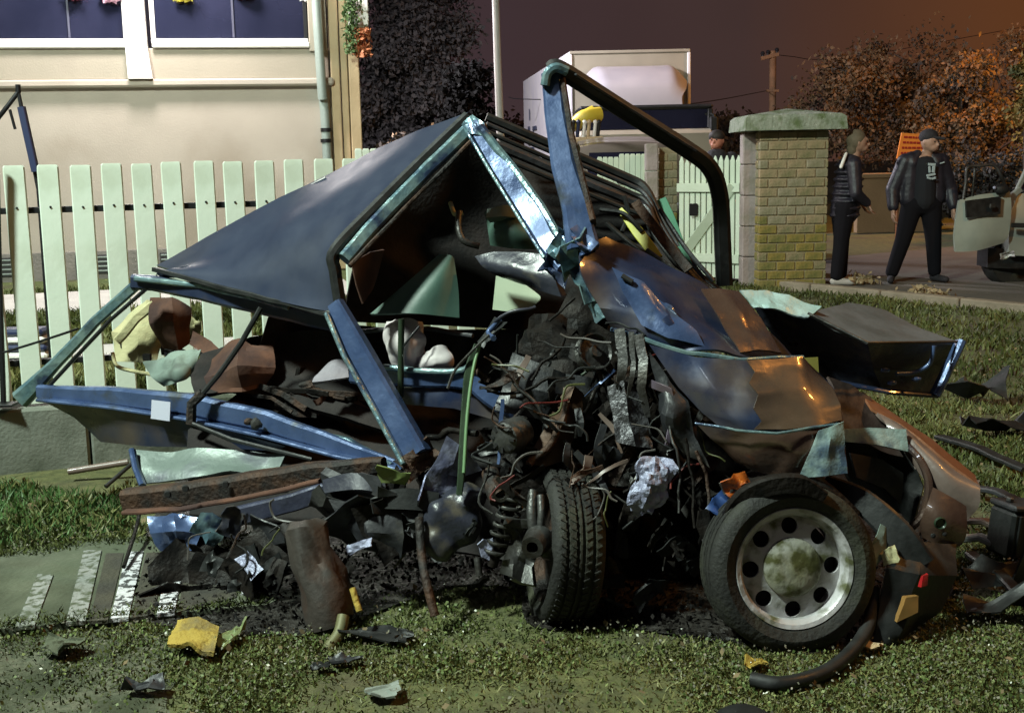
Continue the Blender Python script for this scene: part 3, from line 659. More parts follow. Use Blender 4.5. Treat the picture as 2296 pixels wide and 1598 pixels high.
obj('bumper', *g_box((lv.x, 16.1, .5), (1.6, .16, .2), None, .05), PLAS, lcar)
for sx in (-.62, .62):
    obj('headlight', *g_box((lv.x+sx, 16.12, .78), (.26, .08, .14), None, .03), RIM, lcar)
    for yy in (16.8, 19.2): obj('wheel', *g_lathe([(0, .1), (.2, .1), (.28, .08), (.3, 0), (.28, -.08), (0, -.1)], 24, (lv.x+sx*1.1, yy, .3), Matrix.Rotation(R(90), 3, 'Z')), TYRE, lcar, 40)
# ---- gate, boards and pillars at Y ~ 14
GATEM = mat('pale_green_gate_paint', (.50, .60, .46), .6, 0, (.56, .65, .52), 3, .1, 30)
STONE = mat('pinkish_stone_post', (.28, .235, .225), .9, 0, (.35, .30, .285), 5, .5, 30, col3=(.2, .19, .14), s3=3)
YG = 13.4
g0 = at(1522, 640, YG+.6); g1 = at(1660, 640, YG)
gate = empty('garden_gate', (g0.x, g0.y, .05), 'pale green wooden garden gate with pointed slats and diagonal braces', 'gate')
gdv = Vector((g1.x-g0.x, g1.y-g0.y, 0)); gl = gdv.length; gdv.normalize(); gnv = Vector((-gdv.y, gdv.x, 0))
zgt = at(1620, 345, YG).z
ns_ = 11
for i in range(ns_):
    c = Vector((g0.x, g0.y, 0))+gdv*(gl*(i+.5)/ns_); wv = gl/ns_*.80
    h_ = zgt-.02 + (-.10*math.sin(i/ns_*3.14) if i < 6 else 0)
    v_, f_ = g_sweep([c+Vector((0, 0, .08)), c+Vector((0, 0, h_-.06)), c+Vector((0, 0, h_))], rectprof(wv, .02, .2), -gnv, [1, 1, .25])
    obj('slat', v_, f_, GATEM, gate)
for z in (.3, 1.1): bar('rail', [Vector((g0.x, g0.y, z))-gnv*.03, Vector((g1.x, g1.y, z))-gnv*.03], .1, .03, GATEM, gate)
bar('brace', [Vector((g0.x, g0.y, .3))+gdv*.08-gnv*.05, Vector((g0.x, g0.y, 1.12))+gdv*(gl-.08)-gnv*.05], .11, .02, GATEM, gate)
obj('latch', *g_box(Vector((g0.x, g0.y, .85))+gdv*.25-gnv*.06, (.1, .03, .14), None, .01), DARKM, gate)
bw = empty('board_fence', at(1400, 640, 14.6), 'pale board fence with a dark letter slot left of the gate', 'fence'); bw.location.z = 0
for i in range(11):
    px0 = 800+i*0
    c = at(1345+i*12.3, 400, 14.6); c.z = 0; zz = at(1345+i*12.3, 345 if i > 3 else 352, 14.6).z
    v_, f_ = g_sweep([c, c+Vector((0, 0, zz-.02)), c+Vector((0, 0, zz))], rectprof(.062, .022, .2), Vector((0, -1, 0)), [1, 1, .7])
    obj('board', v_, f_, GATEM, bw)
obj('letter_slot', *g_box(at(1392, 408, 14.55), (.09, .03, .035), None, .005), DARKM, bw)
bar('rail', [at(1340, 420, 14.62), at(1475, 418, 14.62)], .06, .03, GATEM, bw)
b2 = empty('board_fence', at(870, 640, 12.2), 'short white board fence showing past the house corner', 'fence'); b2.location.z = 0
for i in range(9):
    c = at(806+i*17, 400, 12.2); c.z = 0; zz = at(806+i*17, 333, 12.2).z
    v_, f_ = g_sweep([c, c+Vector((0, 0, zz-.02)), c+Vector((0, 0, zz))], rectprof(.072, .022, .2), Vector((0, -1, 0)), [1, 1, .7])
    obj('board', v_, f_, FENCEM, b2)
bar('rail', [at(800, 372, 12.23), at(950, 372, 12.23)], .06, .03, FENCEM, b2)
for px0, px1, pt, Y, lb in ((1447, 1474, 322, 14.2, 'slim pinkish stone post between board fence and gate'), (1662, 1698, 300, 13.3, 'pinkish stone gate post beside the brick pillar')):
    x0, x1 = at(px0, 400, Y).x, at(px1, 400, Y).x; z = at(px0, pt, Y).z
    sp_ = empty('stone_post', ((x0+x1)/2, Y, 0), lb, 'post')
    nb = 5
    for k in range(nb): obj('stone_block', *g_box(((x0+x1)/2, Y, (k+.5)*z/nb), (x1-x0, .2, z/nb-.006), None, .012), STONE, sp_)
def brick_pillar(x0, x1, Y, zt_, depth, label, cap, bw_=.205, bh=.1, mats=None, capm=None):
    r0 = empty('brick_pillar', ((x0+x1)/2, Y, 0), label, 'pillar')
    MORT = mat('mossy_mortar', (.24, .20, .12), .95, 0, (.28, .24, .15), 8, .5, 40)
    obj('core', *g_box(((x0+x1)/2, Y+depth/2, zt_/2-.02), (x1-x0-.03, depth-.03, zt_+.03), None, None), MORT, r0)
    rr = random.Random(int(x0*100)); cache = {}
    nrow = int(zt_/bh)
    def brick(c, s, rz=0):
        key = (round(s[0], 3), round(s[1], 3), (rr.choice((3, 4, 4, 3, 0)) if c[2] < .75+rr.uniform(-.15, .15) else rr.choice((0, 1, 2, 1, 2))))
        if key not in cache:
            v_, f_ = g_box((0, 0, 0), s, None, .007); t_ = obj('brick', v_, f_, mats[key[2]], None, local=True); cache[key] = t_.data; bpy.data.objects.remove(t_)
        o = bpy.data.objects.new('brick', cache[key]); C.objects.link(o); o.parent = r0
        o.location = Vector(c)-r0.location; o.rotation_euler = (0, rr.uniform(-.01, .01), rr.uniform(-.015, .015))
    for k in range(nrow):
        z = (k+.5)*bh; off = (bw_/2 if k % 2 else 0)
        xs_ = [x0]; x_ = x0+(off or bw_)
        while x_ < x1-.03: xs_.append(x_); x_ += bw_
        xs_.append(x1)
        for p0, p1 in zip(xs_[:-1], xs_[1:]):
            brick(((p0+p1)/2, Y+.05+rr.uniform(-.004, .004), z), (round(p1-p0-.012, 3), .10, bh-.013))
        for sx in (x0+.05, x1-.05):
            for p0 in np.arange(Y+.11, Y+depth-.05, bw_): brick((sx, min(p0+bw_/2, Y+depth-bw_/2), z), (.098, round(bw_-.012, 3), bh-.013))
    if cap:
        CAPC = mat('mossy_cap_stone', (.20, .24, .18), .95, 0, (.29, .32, .26), 9, .8, 30, col3=(.10, .14, .06), s3=6, lo3=.48, hi3=.65)
        hw = (x1-x0)/2+.17; cx_ = (x0+x1)/2-.02; cy = Y+depth/2; dd = depth/2+.17
        z0 = zt_+.0; v_ = []
        for z, e_ in ((z0, 0), (z0+.135, .015), (z0+.165, .05)): v_ += [(cx_-hw+e_, cy-dd+e_, z), (cx_+hw-e_, cy-dd+e_, z), (cx_+hw-e_, cy+dd-e_, z), (cx_-hw+e_, cy+dd-e_, z)]
        v_.append((cx_, cy, z0+.24))
        f_ = [(3, 2, 1, 0)]+[(i*4+j, i*4+(j+1) % 4, i*4+4+(j+1) % 4, i*4+4+j) for i in range(2) for j in range(4)]+[(8+j, 8+(j+1) % 4, 12) for j in range(4)]
        obj('cap_stone', v_, f_, CAPC, r0)
    return r0
BM = [mat('brick_olive', (.25, .20, .11), .95, 0, (.31, .25, .15), 7, .5, 40, col3=(.13, .14, .06), s3=5), mat('brick_tan', (.31, .235, .14), .95, 0, (.36, .28, .17), 6, .5, 40, col3=(.16, .16, .08), s3=4),
      mat('brick_grey_green', (.27, .24, .17), .95, 0, (.32, .29, .20), 6, .5, 40, col3=(.15, .15, .08), s3=4), mat('brick_moss_yellow', (.24, .185, .045), .95, 0, (.30, .22, .06), 6, .5, 40, col3=(.11, .12, .03), s3=5), mat('brick_moss', (.21, .18, .06), .95, 0, (.26, .21, .07), 6, .5, 40, col3=(.09, .11, .03), s3=5)]
YP = 13.0
x0, x1 = at(1702, 400, YP).x, at(1858, 400, YP).x; zt_ = at(1780, 292, YP).z
brick_pillar(x0, x1, YP, zt_, .62, 'thick mossy brick gate pillar with flat overhanging cap stone', True, mats=BM)
x0, x1 = at(1476, 400, 14.3).x, at(1520, 400, 14.3).x
brick_pillar(x0, x1, 14.3, at(1500, 330, 14.3).z, .22, 'narrow mossy brick pier at the left edge of the gate', False, mats=BM, bw_=.12)
# orange low bank / wall and far wall behind the people
wl = at(2010, 545, 22); wr_ = at(2500, 545, 22)
WALLO = mat('far_low_wall_render', (.20, .13, .07), .9, 0, (.25, .165, .09), 1.5, .4, 20)
lw = empty('low_wall', (wl.x, 22, 0), 'short low rendered wall across the road between the two people', 'wall')
for i in range(2):
    xa = wl.x-.75+i*.72
    obj('wall_panel', *g_box((xa+.36, 22.1, .5), (.71, .2, 1.0), None, .01), WALLO, lw)
    obj('coping', *g_box((xa+.36, 22.1, 1.04), (.71, .3, .09), None, .015), WALLO, lw)
for k, (px, lb) in enumerate(((2095, 'dark low hedge bush right behind the open jacket person'), (2190, 'dark low hedge bush behind the open car door'), (2275, 'dark low hedge bush beside the open car'))):
    b = at(px, 500, 22.5); tree('hedge_bush', (b.x, 22.5, 0), 1.5, (0, .75, .6, .7), lb, LFD, 5000, .08, 80+k, trunk_r=.03)
# orange sign
YS = 17.5
c = at(2040, 325, YS); sgn = empty('warning_sign', (at(2012, 420, YS).x, YS, 0), 'orange board sign with red rows of writing on a thin post', 'sign')
ORS = mat('fluorescent_orange_board', (.90, .24, .03), .5, 0, (.92, .28, .04), 2)
REDT = mat('red_sign_writing', (.40, .02, .01), .6)
sq = A([(2022, 298, YS), (2082, 302, YS), (2068, 354, YS), (2011, 356, YS)])
v_ = sq+[p+Vector((0, .03, 0)) for p in sq]
obj('board', v_, [(0, 1, 2, 3), (7, 6, 5, 4), (0, 4, 5, 1), (1, 5, 6, 2), (2, 6, 7, 3), (3, 7, 4, 0)], ORS, sgn)
rs = random.Random(2)
for k in range(4):
    u = (k+.75)/4.8; a0 = sq[0].lerp(sq[3], u); a1 = sq[1].lerp(sq[2], u); t_ = .1
    while t_ < .85:
        w_ = rs.uniform(.05, .14); p = a0.lerp(a1, t_); q_ = a0.lerp(a1, min(.9, t_+w_))
        bar('writing', [p+Vector((0, -.012, 0)), q_+Vector((0, -.012, 0))], .028, .006, REDT, sgn, .05); t_ += w_+.035
tube('post', [Vector((at(2016, 420, YS).x, YS+.05, 0)), at(2018, 340, YS)+Vector((0, .05, 0))], .022, ORNG, sgn, sm=0)
# ---- second car with its door open at the right edge
YC = 12.6
CARG = mat('grey_green_car_paint', (.30, .33, .29), .35, .3, (.36, .39, .34), 3, coat=.5)
CARI = mat('grey_green_door_trim', (.26, .29, .25), .6, 0, (.31, .34, .29), 5)
oc = at(2330, 590, YC); car2 = empty('open_car', (oc.x+.8, YC, 0), 'grey green car with its door standing wide open by the road', 'car')
door = sheet('door', [[(2152, 448, YC), (2200, 436, YC), (2265, 430, YC+.05)], [(2146, 480, YC-.02), (2200, 480, YC-.04), (2268, 470, YC+.03)], [(2140, 530, YC-.02), (2200, 530, YC-.05), (2262, 525, YC+.03)], [(2142, 565, YC), (2190, 562, YC-.02), (2250, 545, YC+.04)]], CARI, car2, 5, .004, 3, .07, True)
obj('map_pocket', *g_patch([A([(2166, 450, YC-.08), (2245, 440, YC-.05)]), A([(2168, 488, YC-.10), (2243, 480, YC-.06)])], 4, .003, 5, .03), BLK, door, 40)
obj('handle', *g_box(at(2225, 462, YC-.13), (.06, .03, .05), None, .01), STEEL, door)
tube('window_frame', [(2160, 446, YC), (2166, 408, YC), (2170, 376, YC), (2200, 372, YC), (2228, 371, YC), (2244, 392, YC), (2258, 430, YC+.04)], .018, STEEL, door, sm=5)
tube('window_frame', [(2180, 440, YC), (2186, 378, YC)], .013, STEEL, door, sm=0)
obj('mirror', *ico(at(2246, 425, YC-.02), .07, 2, (1.2, .7, .8)), BLK, door, 50); obj('mirror_glass', *ico(at(2230, 421, YC-.06), .02, 1), FOIL, door, 50)
body = sheet('body', [[(2270, 436, YC+.2), (2330, 430, YC+.2), (2600, 428, YC+.2)], [(2262, 500, YC+.12), (2330, 500, YC+.12), (2600, 505, YC+.12)], [(2262, 572, YC+.12), (2330, 576, YC+.12), (2600, 582, YC+.12)]], CARG, car2, 5, .02, 3, .3, False, 3, .01, 6)
sheet('sill', [[(2216, 556, YC+.25), (2600, 575, YC+.25)], [(2214, 600, YC+.25), (2600, 618, YC+.25)]], BLK, car2, 4, .01, 4, .3)
wc = at(2262, 575, YC+.42); wc.z = .28
obj('wheel', *g_lathe([(0, .06), (.12, .08), (.19, .08), (.27, .09), (.29, .05), (.29, -.08), (0, -.1)], 30, wc, Matrix.Rotation(R(10), 3, 'Z')), TYRE, car2, 40)
shard('torn_sill_edge', (2258, 572, YC-.05), .10, RIM, car2, 311, .8, 1.4, .6)
wc2 = wc+Vector((2.2, .2, 0)); obj('wheel', *g_lathe([(0, .06), (.12, .08), (.19, .08), (.27, .09), (.29, .05), (.29, -.08), (0, -.1)], 30, wc2), TYRE, car2, 40)
bar('windscreen_pillar', [(2262, 470, YC+.1), (2280, 428, YC+.2), (2306, 372, YC+.35), (2335, 330, YC+.5)], .045, .05, CARG, body)
sheet('windscreen', [[(2325, 338, YC+.7), (2600, 318, YC+.9)], [(2290, 424, YC+.3), (2600, 416, YC+.5)]], GLASSN, body, 4, 0, 1, .02)
bar('roof_bar', [(2318, 340, YC+.65), (2420, 322, YC+.7), (2600, 310, YC+.8)], .06, .3, CARG, body)
bar('rub_strip', [(2268, 505, YC-.02), (2400, 508, YC-.05), (2600, 512, YC)], .05, .03, BLK, body)
bar('door_pillar', [(2240, 470, YC+.1), (2268, 440, YC+.15), (2286, 425, YC+.2)], .06, .06, CARG, car2)

# ================================================================== PEOPLE
def g_caps(p0, r0, p1, r1, n=12):
    """tapered capsule"""
    p0 = Vector(p0); p1 = Vector(p1); P = []; S = []
    d = (p1-p0); L_ = d.length
    for t in (-1, -.7, -.3, 0): P.append(p0+d.normalized()*r0*t); S.append(r0*math.sqrt(max(.02, 1-t*t)))
    for t in (.25, .5, .75): P.append(p0.lerp(p1, t)); S.append(r0+(r1-r0)*t)
    for t in (0, .3, .7, 1): P.append(p1+d.normalized()*r1*t); S.append(r1*math.sqrt(max(.02, 1-t*t)))
    return g_sweep(P, circ(1, n), Vector((.3, -.8, .2)), S)
def fused(name, chunks, m_, parent, vox=.012, sm=4):
    mb = MB()
    for ch in chunks: mb.add(*ch)
    o = mb.build(name, m_, parent, 60)
    md = o.modifiers.new('fuse', 'REMESH'); md.mode = 'VOXEL'; md.voxel_size = vox; md.use_smooth_shade = True
    s_ = o.modifiers.new('soften', 'SMOOTH'); s_.iterations = sm; s_.factor = .5
    return o
def hand(w_, dirv, side_, r=.009):
    """palm + four curled fingers + thumb from wrist w_ along dirv"""
    d = Vector(dirv).normalized(); s = Vector(side_).normalized(); nrm = d.cross(s).normalized(); out = []
    pc = w_+d*.085
    for k in range(3): out.append(g_caps(w_+s*(k-1)*.018, .018, pc+s*(k-1)*.024, .015, 8))
    for k, ln in enumerate((.062, .072, .068, .052)):
        b = pc+s*(k-1.5)*.021; m1 = b+d*ln*.6+nrm*.012; t = m1+(d*.6+nrm*.8).normalized()*ln*.55
        out += [g_caps(b, r, m1, r*.9, 7), g_caps(m1, r*.9, t, r*.75, 7)]
    tb = w_+d*.03+s*(-.03); t1 = tb+(d*.7-s*.8).normalized()*.045; t2 = t1+(d*.9+nrm*.5).normalized()*.032
    out += [g_caps(tb, r*1.2, t1, r, 7), g_caps(t1, r, t2, r*.8, 7)]
    return out
def head(c, fwd, hh=.23):
    """head ellipsoid with face forms; c = head centre"""
    f = Vector(fwd).normalized(); sd_ = Vector((f.y, -f.x, 0)).normalized(); up = Vector((0, 0, 1))
    out = [ico(c, hh*.5, 3, (.80, .86, 1)), ico(c+f*.045-up*.06, .062, 2, (1, 1, .85))]
    out.append(g_caps(c+f*.088+up*.01, .011, c+f*.112-up*.025, .015, 8))   # nose
    out.append(g_caps(c+f*.098-up*.058-sd_*.02, .008, c+f*.098-up*.058+sd_*.02, .008, 8))   # mouth
    out.append(g_caps(c+f*.088+up*.03-sd_*.035, .012, c+f*.088+up*.03+sd_*.035, .012, 8))   # brow
    for s in (-1, 1): out.append(ico(c+sd_*s*.09-up*.01, .026, 2, (.5, .8, 1.2)))      # ears
    return out
def eyes(c, fwd, parent):
    f = Vector(fwd).normalized(); sd_ = Vector((f.y, -f.x, 0)).normalized()
    for s in (-1, 1): obj('eye', *ico(c+f*.088+sd_*s*.032+Vector((0, 0, .006)), .011, 2), HAIR, parent, 60)
def shoe(foot, toe, m_, parent):
    a = Vector(foot); b = Vector(toe); a.z = .048+.03; b.z = .04+.03
    fused('shoe', [g_caps(a, .044, b, .036), ], m_, parent, .01, 3)
# person in profile (left), dark quilted jacket with white collar stripe
g = gnd(1880, 638, .03); X, Yp = g.x, g.y
p1 = empty('person', (X, Yp, .03), 'person in dark quilted jacket, black trousers and pale shoes standing beside the pillar', 'person')
Hs = .03
def pp(dx, dy, z): return Vector((X+dx, Yp+dy, z+Hs))
fw = Vector((.95, -.25, 0)).normalized()
hc = pp(.17, -.03, 1.54)
body = head(hc, fw) + [g_caps(pp(.12, 0, 1.32), .062, hc-Vector((.02, 0, .06)), .058), g_caps(pp(.10, 0, 1.24), .09, pp(.05, 0, .86), .09)]
for s in (-1, 1):
    body += [g_caps(pp(.03, s*.09, .84), .085, pp(.02+.03*s, s*.09, .45), .055), g_caps(pp(.02+.03*s, s*.09, .45), .052, pp(.00+.05*s, s*.1, .08), .034)]
    sh = pp(.09, s*.18, 1.29); el = pp(.11, s*.22, 1.0); wr2 = pp(.265, s*.13, .88)
    body += [g_caps(sh, .05, el, .04), g_caps(el, .04, wr2, .03)] + hand(wr2, (.4, -.3*s, -.8), (.1, 1, .1))
fused('body', body, SKIN, p1, .009, 3); eyes(hc, fw, p1)
jk = [g_caps(pp(.10, 0, 1.32), .115, pp(.08, 0, 1.06), .15, 14), g_caps(pp(.08, 0, 1.06), .15, pp(.05, 0, .80), .155, 14)]
for k, z in enumerate(np.linspace(.76, 1.30, 8)): jk.append(ico(pp(.05+.04*(z-.8)/.44, 0, z), .182, 2, (.92, 1.12, .24)))
for s in (-1, 1):
    sh = pp(.09, s*.16, 1.30); el = pp(.10, s*.225, 1.0); wr2 = pp(.24, s*.145, .895)
    jk += [g_caps(sh, .085, el, .066), g_caps(el, .066, wr2, .05)]
fused('jacket', jk, NAVYC, p1, .010, 1)
fused('collar_stripe', [g_caps(pp(.02, -.10, 1.42), .018, pp(-.05, -.17, 1.28), .02)], WHITEP, p1, .008, 1)
tr = [g_caps(pp(.045, -.05, .85), .135, pp(.045, .05, .85), .135)]
for s in (-1, 1): tr += [g_caps(pp(.03, s*.085, .84), .115, pp(.02+.03*s, s*.09, .45), .083), g_caps(pp(.02+.03*s, s*.09, .45), .083, pp(.0+.05*s, s*.1, .11), .07)]
fused('trousers', tr, TROU, p1, .012, 3)
for s in (-1, 1): shoe(pp(-.03+.05*s, s*.1, 0), pp(.16+.06*s, s*.1-.04, 0), SHOE, p1)
fused('hair', [ico(hc-fw*.022+Vector((0, 0, .022)), .122, 3, (.86, .9, .98)), ico(hc-fw*.055-Vector((0, 0, .06)), .085, 2, (.8, .9, 1.2))], HAIR2, p1, .01, 3)
# person facing us (right), open dark jacket, printed T-shirt, cap
g = gnd(2060, 632, .03); X, Yp = g.x, g.y
p2 = empty('person', (X, Yp, .03), 'person with legs apart in open dark jacket over a black printed t-shirt', 'person')
fw2 = Vector((.55, -.8, -.15)).normalized()
hc = pp(.045, -.06, 1.535)
body = head(hc, fw2)+[g_caps(pp(.02, 0, 1.34), .062, hc-Vector((0, 0, .06)), .058), g_caps(pp(0, 0, 1.28), .14, pp(0, 0, .88), .13)]
legs = ((-1, -.10, -.30), (1, .10, .17))
for s, hx, fx in legs:
    body += [g_caps(pp(hx, 0, .86), .085, pp((hx+fx)/2, -.03, .47), .055), g_caps(pp((hx+fx)/2, -.03, .47), .052, pp(fx, 0, .08), .034)]
    sh = pp(s*.20, 0, 1.31); el = pp(s*.315, .02, 1.02); wr2 = pp(s*.33, -.06, .80)
    body += [g_caps(sh, .05, el, .04), g_caps(el, .04, wr2, .03)]+hand(wr2, (0, -.1, -1), (0, 1, 0))
fused('body', body, SKIN, p2, .009, 3); eyes(hc, fw2, p2)
jk = []
for s in (-1, 1):
    sh = pp(s*.19, .0, 1.32); el = pp(s*.315, .02, 1.02); wr2 = pp(s*.328, -.05, .84)
    jk += [g_caps(sh, .095, el, .078), g_caps(el, .078, wr2, .062), g_caps(pp(s*.13, .0, 1.32), .11, pp(s*.15, .0, .92), .105), g_caps(pp(s*.12, .05, 1.3), .11, pp(s*.07, .05, .92), .12), g_caps(pp(s*.07, -.02, 1.40), .05, pp(s*.13, -.07, 1.30), .05)]
fused('jacket', jk, NAVYC, p2, .012, 2)
fused('t_shirt', [g_caps(pp(.0, -.045, 1.27), .125, pp(0, -.045, .90), .13)], TEEM, p2, .012, 2)
rs = random.Random(9)
for dx, dz, w_, h_, r2 in ((.035, 1.285, .085, .030, .08), (.055, 1.235, .034, .075, .06), (.012, 1.232, .026, .07, -.12), (.03, 1.175, .10, .026, -.18), (.012, 1.140, .05, .024, .30), (.062, 1.138, .05, .026, -.25)):
    obj('shirt_print', *g_box(pp(dx, -.179, dz), (w_, .016, h_), Matrix.Rotation(r2, 3, 'Y'), .005), PRINT, p2)
obj('chest_logo', *g_box(pp(.17, -.112, 1.30), (.055, .02, .014), Matrix.Rotation(-.25, 3, 'Y'), .003), PRINT, p2)
tr = [g_caps(pp(-.06, 0, .86), .14, pp(.06, 0, .86), .14)]
for s, hx, fx in legs: tr += [g_caps(pp(hx, 0, .86), .122, pp((hx+fx)/2, -.03, .47), .088), g_caps(pp((hx+fx)/2, -.03, .47), .088, pp(fx, 0, .12), .072)]
fused('trousers', tr, TROU, p2, .012, 3)
for s, hx, fx in legs: shoe(pp(fx, .03, 0), pp(fx+.07*s, -.17, 0), BLACKC, p2)
fused('cap', [ico(hc+Vector((0, 0, .045))-fw2*.015, .122, 3, (.84, .9, .72)), g_caps(hc+fw2*.10+Vector((-.05, 0, .055)), .014, hc+fw2*.15+Vector((.03, 0, .045)), .02)], BLACKC, p2, .009, 3)
# person looking over the gate: only the head shows
YQ = 15.2; q0 = at(1607, 315, YQ); X, Yp = q0.x, YQ
p3 = empty('person', (X, Yp, 0), 'person with dark cap looking out over the top of the gate', 'person')
Hs = q0.z-1.60
hc = pp(0, 0, 1.60); fw3 = Vector((-.5, -.85, 0)).normalized()
body = head(hc, fw3)+[g_caps(pp(.0, .02, 1.40), .062, hc-Vector((0, 0, .06)), .058), g_caps(pp(0, 0, 1.33), .14, pp(0, 0, .88), .13)]
for s in (-1, 1): body += [g_caps(pp(s*.1, 0, .88), .09, pp(s*.1, 0, .45), .06), g_caps(pp(s*.1, 0, .45), .055, pp(s*.1, 0, .10), .04), g_caps(pp(s*.2, 0, 1.36), .05, pp(s*.25, 0, 1.08), .04), g_caps(pp(s*.25, 0, 1.08), .04, pp(s*.24, -.1, .86), .03)]+hand(pp(s*.24, -.1, .86), (0, -.2, -1), (0, 1, 0))
fused('body', body, mat('ruddy_skin', (.42, .17, .11), .55), p3, .01, 3); eyes(hc, fw3, p3)
fused('coat', [g_caps(pp(0, 0, 1.36), .155, pp(0, 0, .8), .17)]+[g_caps(pp(s*.19, 0, 1.37), .09, pp(s*.25, 0, 1.08), .07) for s in (-1, 1)]+[g_caps(pp(s*.25, 0, 1.08), .07, pp(s*.24, -.1, .9), .055) for s in (-1, 1)], BLACKC, p3, .014, 2)
fused('trousers', [g_caps(pp(s*.1, 0, .86), .12, pp(s*.1, 0, .12), .08) for s in (-1, 1)], TROU, p3, .014, 2)
for s in (-1, 1): shoe(pp(s*.1, .03, 0), pp(s*.12, -.16, 0), BLACKC, p3)
fused('cap', [ico(hc+Vector((0, 0, .05)), .122, 3, (.84, .9, .7))], HAIR, p3, .01, 3)
# ================================================================== WRECKED CAR
wr0 = gnd(1200, 1380); wreck = empty('wrecked_car', (wr0.x, wr0.y, 0), 'crushed dark blue car wreck with folded roof and torn off front on the grass', 'car')
W = wreck
# --- roof folded into a wedge
roof = sheet('roof_panel', [
    [(352, 596, 4.95), (600, 462, 4.78), (850, 335, 4.62), (1052, 254, 4.45)],
    [(395, 612, 4.80), (590, 535, 4.60), (800, 430, 4.45), (930, 378, 4.36)],
    [(370, 612, 4.78), (560, 605, 4.50), (720, 570, 4.30), (765, 548, 4.22)],
    [(352, 608, 4.80), (520, 650, 4.50), (690, 690, 4.25), (768, 700, 4.18)]], ROOFP, W, 9, .026, 2.2, .012, True, 3, .006, 5, 50)
bar('roof_gutter', [(345, 604, 4.79), (520, 650, 4.49), (745, 706, 4.19)], .018, .02, BLK, roof, jit=.006)
bar('white_roof_edge', [(608, 468, 4.77), (670, 432, 4.73), (732, 400, 4.69)], .016, .008, WHITEP, roof, jit=.003)  # thin white strip along the roof edge
# --- dark cabin interior backing (far side of the cabin, headliner, floor)
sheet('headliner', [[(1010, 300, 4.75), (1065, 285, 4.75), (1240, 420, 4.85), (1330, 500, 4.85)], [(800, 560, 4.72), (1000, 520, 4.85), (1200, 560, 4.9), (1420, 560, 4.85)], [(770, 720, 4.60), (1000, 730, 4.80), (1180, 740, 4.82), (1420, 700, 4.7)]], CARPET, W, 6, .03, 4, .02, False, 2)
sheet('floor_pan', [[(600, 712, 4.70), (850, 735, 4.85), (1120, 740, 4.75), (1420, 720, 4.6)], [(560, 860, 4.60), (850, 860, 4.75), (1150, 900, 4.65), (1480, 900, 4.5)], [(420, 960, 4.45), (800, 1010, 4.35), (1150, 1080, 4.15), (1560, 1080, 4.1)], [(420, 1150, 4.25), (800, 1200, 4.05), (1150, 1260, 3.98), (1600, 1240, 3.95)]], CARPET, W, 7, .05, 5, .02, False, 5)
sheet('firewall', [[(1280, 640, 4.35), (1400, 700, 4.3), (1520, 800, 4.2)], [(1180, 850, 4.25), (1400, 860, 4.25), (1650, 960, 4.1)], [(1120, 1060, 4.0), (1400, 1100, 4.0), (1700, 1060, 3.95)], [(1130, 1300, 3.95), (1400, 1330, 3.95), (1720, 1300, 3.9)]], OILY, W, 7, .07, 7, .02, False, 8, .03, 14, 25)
# --- lambda shaped door frame: left arm + right arm
fr1 = bar('door_frame', [(1068, 276, 4.36), (960, 378, 4.28), (860, 480, 4.18), (772, 580, 4.08)], .050, .045, SCRAPE_HI, W, .22, jit=.004)
bar('seal', [(1048, 262, 4.38), (940, 366, 4.30), (840, 466, 4.20), (752, 560, 4.10), (752, 610, 4.08), (764, 690, 4.07)], .040, .05, BLK, fr1, .3, sm=5)
bar('seal_lip', [(1075, 300, 4.34), (965, 408, 4.26), (870, 505, 4.16), (785, 595, 4.06)], .016, .02, RUST, fr1, .3, jit=.004)
fr2 = bar('door_frame', [(1062, 276, 4.33), (1110, 355, 4.27), (1172, 450, 4.18), (1232, 545, 4.06), (1275, 590, 4.0)], .082, .05, PAINT2, W, .22, jit=.004, scales=[.6, .9, 1, 1, 1.1])
bar('frame_edge', [(1076, 282, 4.29), (1140, 365, 4.24), (1212, 462, 4.13), (1256, 535, 4.03)], .030, .03, SCRAPE_HI, fr2, .3, jit=.006)
bar('seal', [(1050, 300, 4.30), (1100, 385, 4.22), (1165, 490, 4.12), (1222, 580, 4.02)], .012, .03, SCRAPE_HI, fr2, .3)
sheet('corner_gusset', [[(1036, 280, 4.33), (1058, 256, 4.33), (1086, 276, 4.30)], [(1045, 302, 4.31), (1062, 300, 4.29), (1096, 306, 4.28)]], SCRAPE_HI, W, 4, .012, 20, .02, False, 1)
# --- far side roof rails: stacked black strips sweeping right and down
for k, (o1, o2) in enumerate(((0, 0), (16, 14), (33, 27), (54, 44), (76, 62))):
    bar('roof_rail', [(1090, 262+o1, 4.62-.03*k), (1230, 322+o1, 4.66-.03*k), (1400, 395+o1*.95, 4.7-.03*k), (1448, 425+o1*.8, 4.68-.03*k), (1485-o2*.35, 500+o1*.3, 4.62-.03*k), (1560-o2*.5, 610, 4.5-.03*k), (1612-o2*.6, 655, 4.42-.02*k)], .034 if k in (0, 3) else .018, .03, BLK if k % 2 == 0 else PLAS, W, .3, sm=5, jit=.002)
sheet('side_trim', [[(1120, 310, 4.78), (1300, 395, 4.8), (1440, 440, 4.75)], [(1230, 470, 4.7), (1340, 500, 4.7), (1500, 570, 4.6)], [(1290, 560, 4.6), (1400, 580, 4.6), (1600, 665, 4.45)]], CARPET, W, 6, .03, 6, .015, False, 9)
bar('yellow_strip', [(1388, 470, 4.42), (1430, 520, 4.36), (1476, 580, 4.26)], .042, .012, mat('lime_yellow_plastic', (.36, .36, .02), .5, 0, (.45, .42, .04), 8), W, jit=.004, scales=[.5, 1, .9])
bar('brown_strip', [(1425, 455, 4.42), (1480, 525, 4.34), (1545, 605, 4.24)], .036, .012, RUST, W, jit=.008)
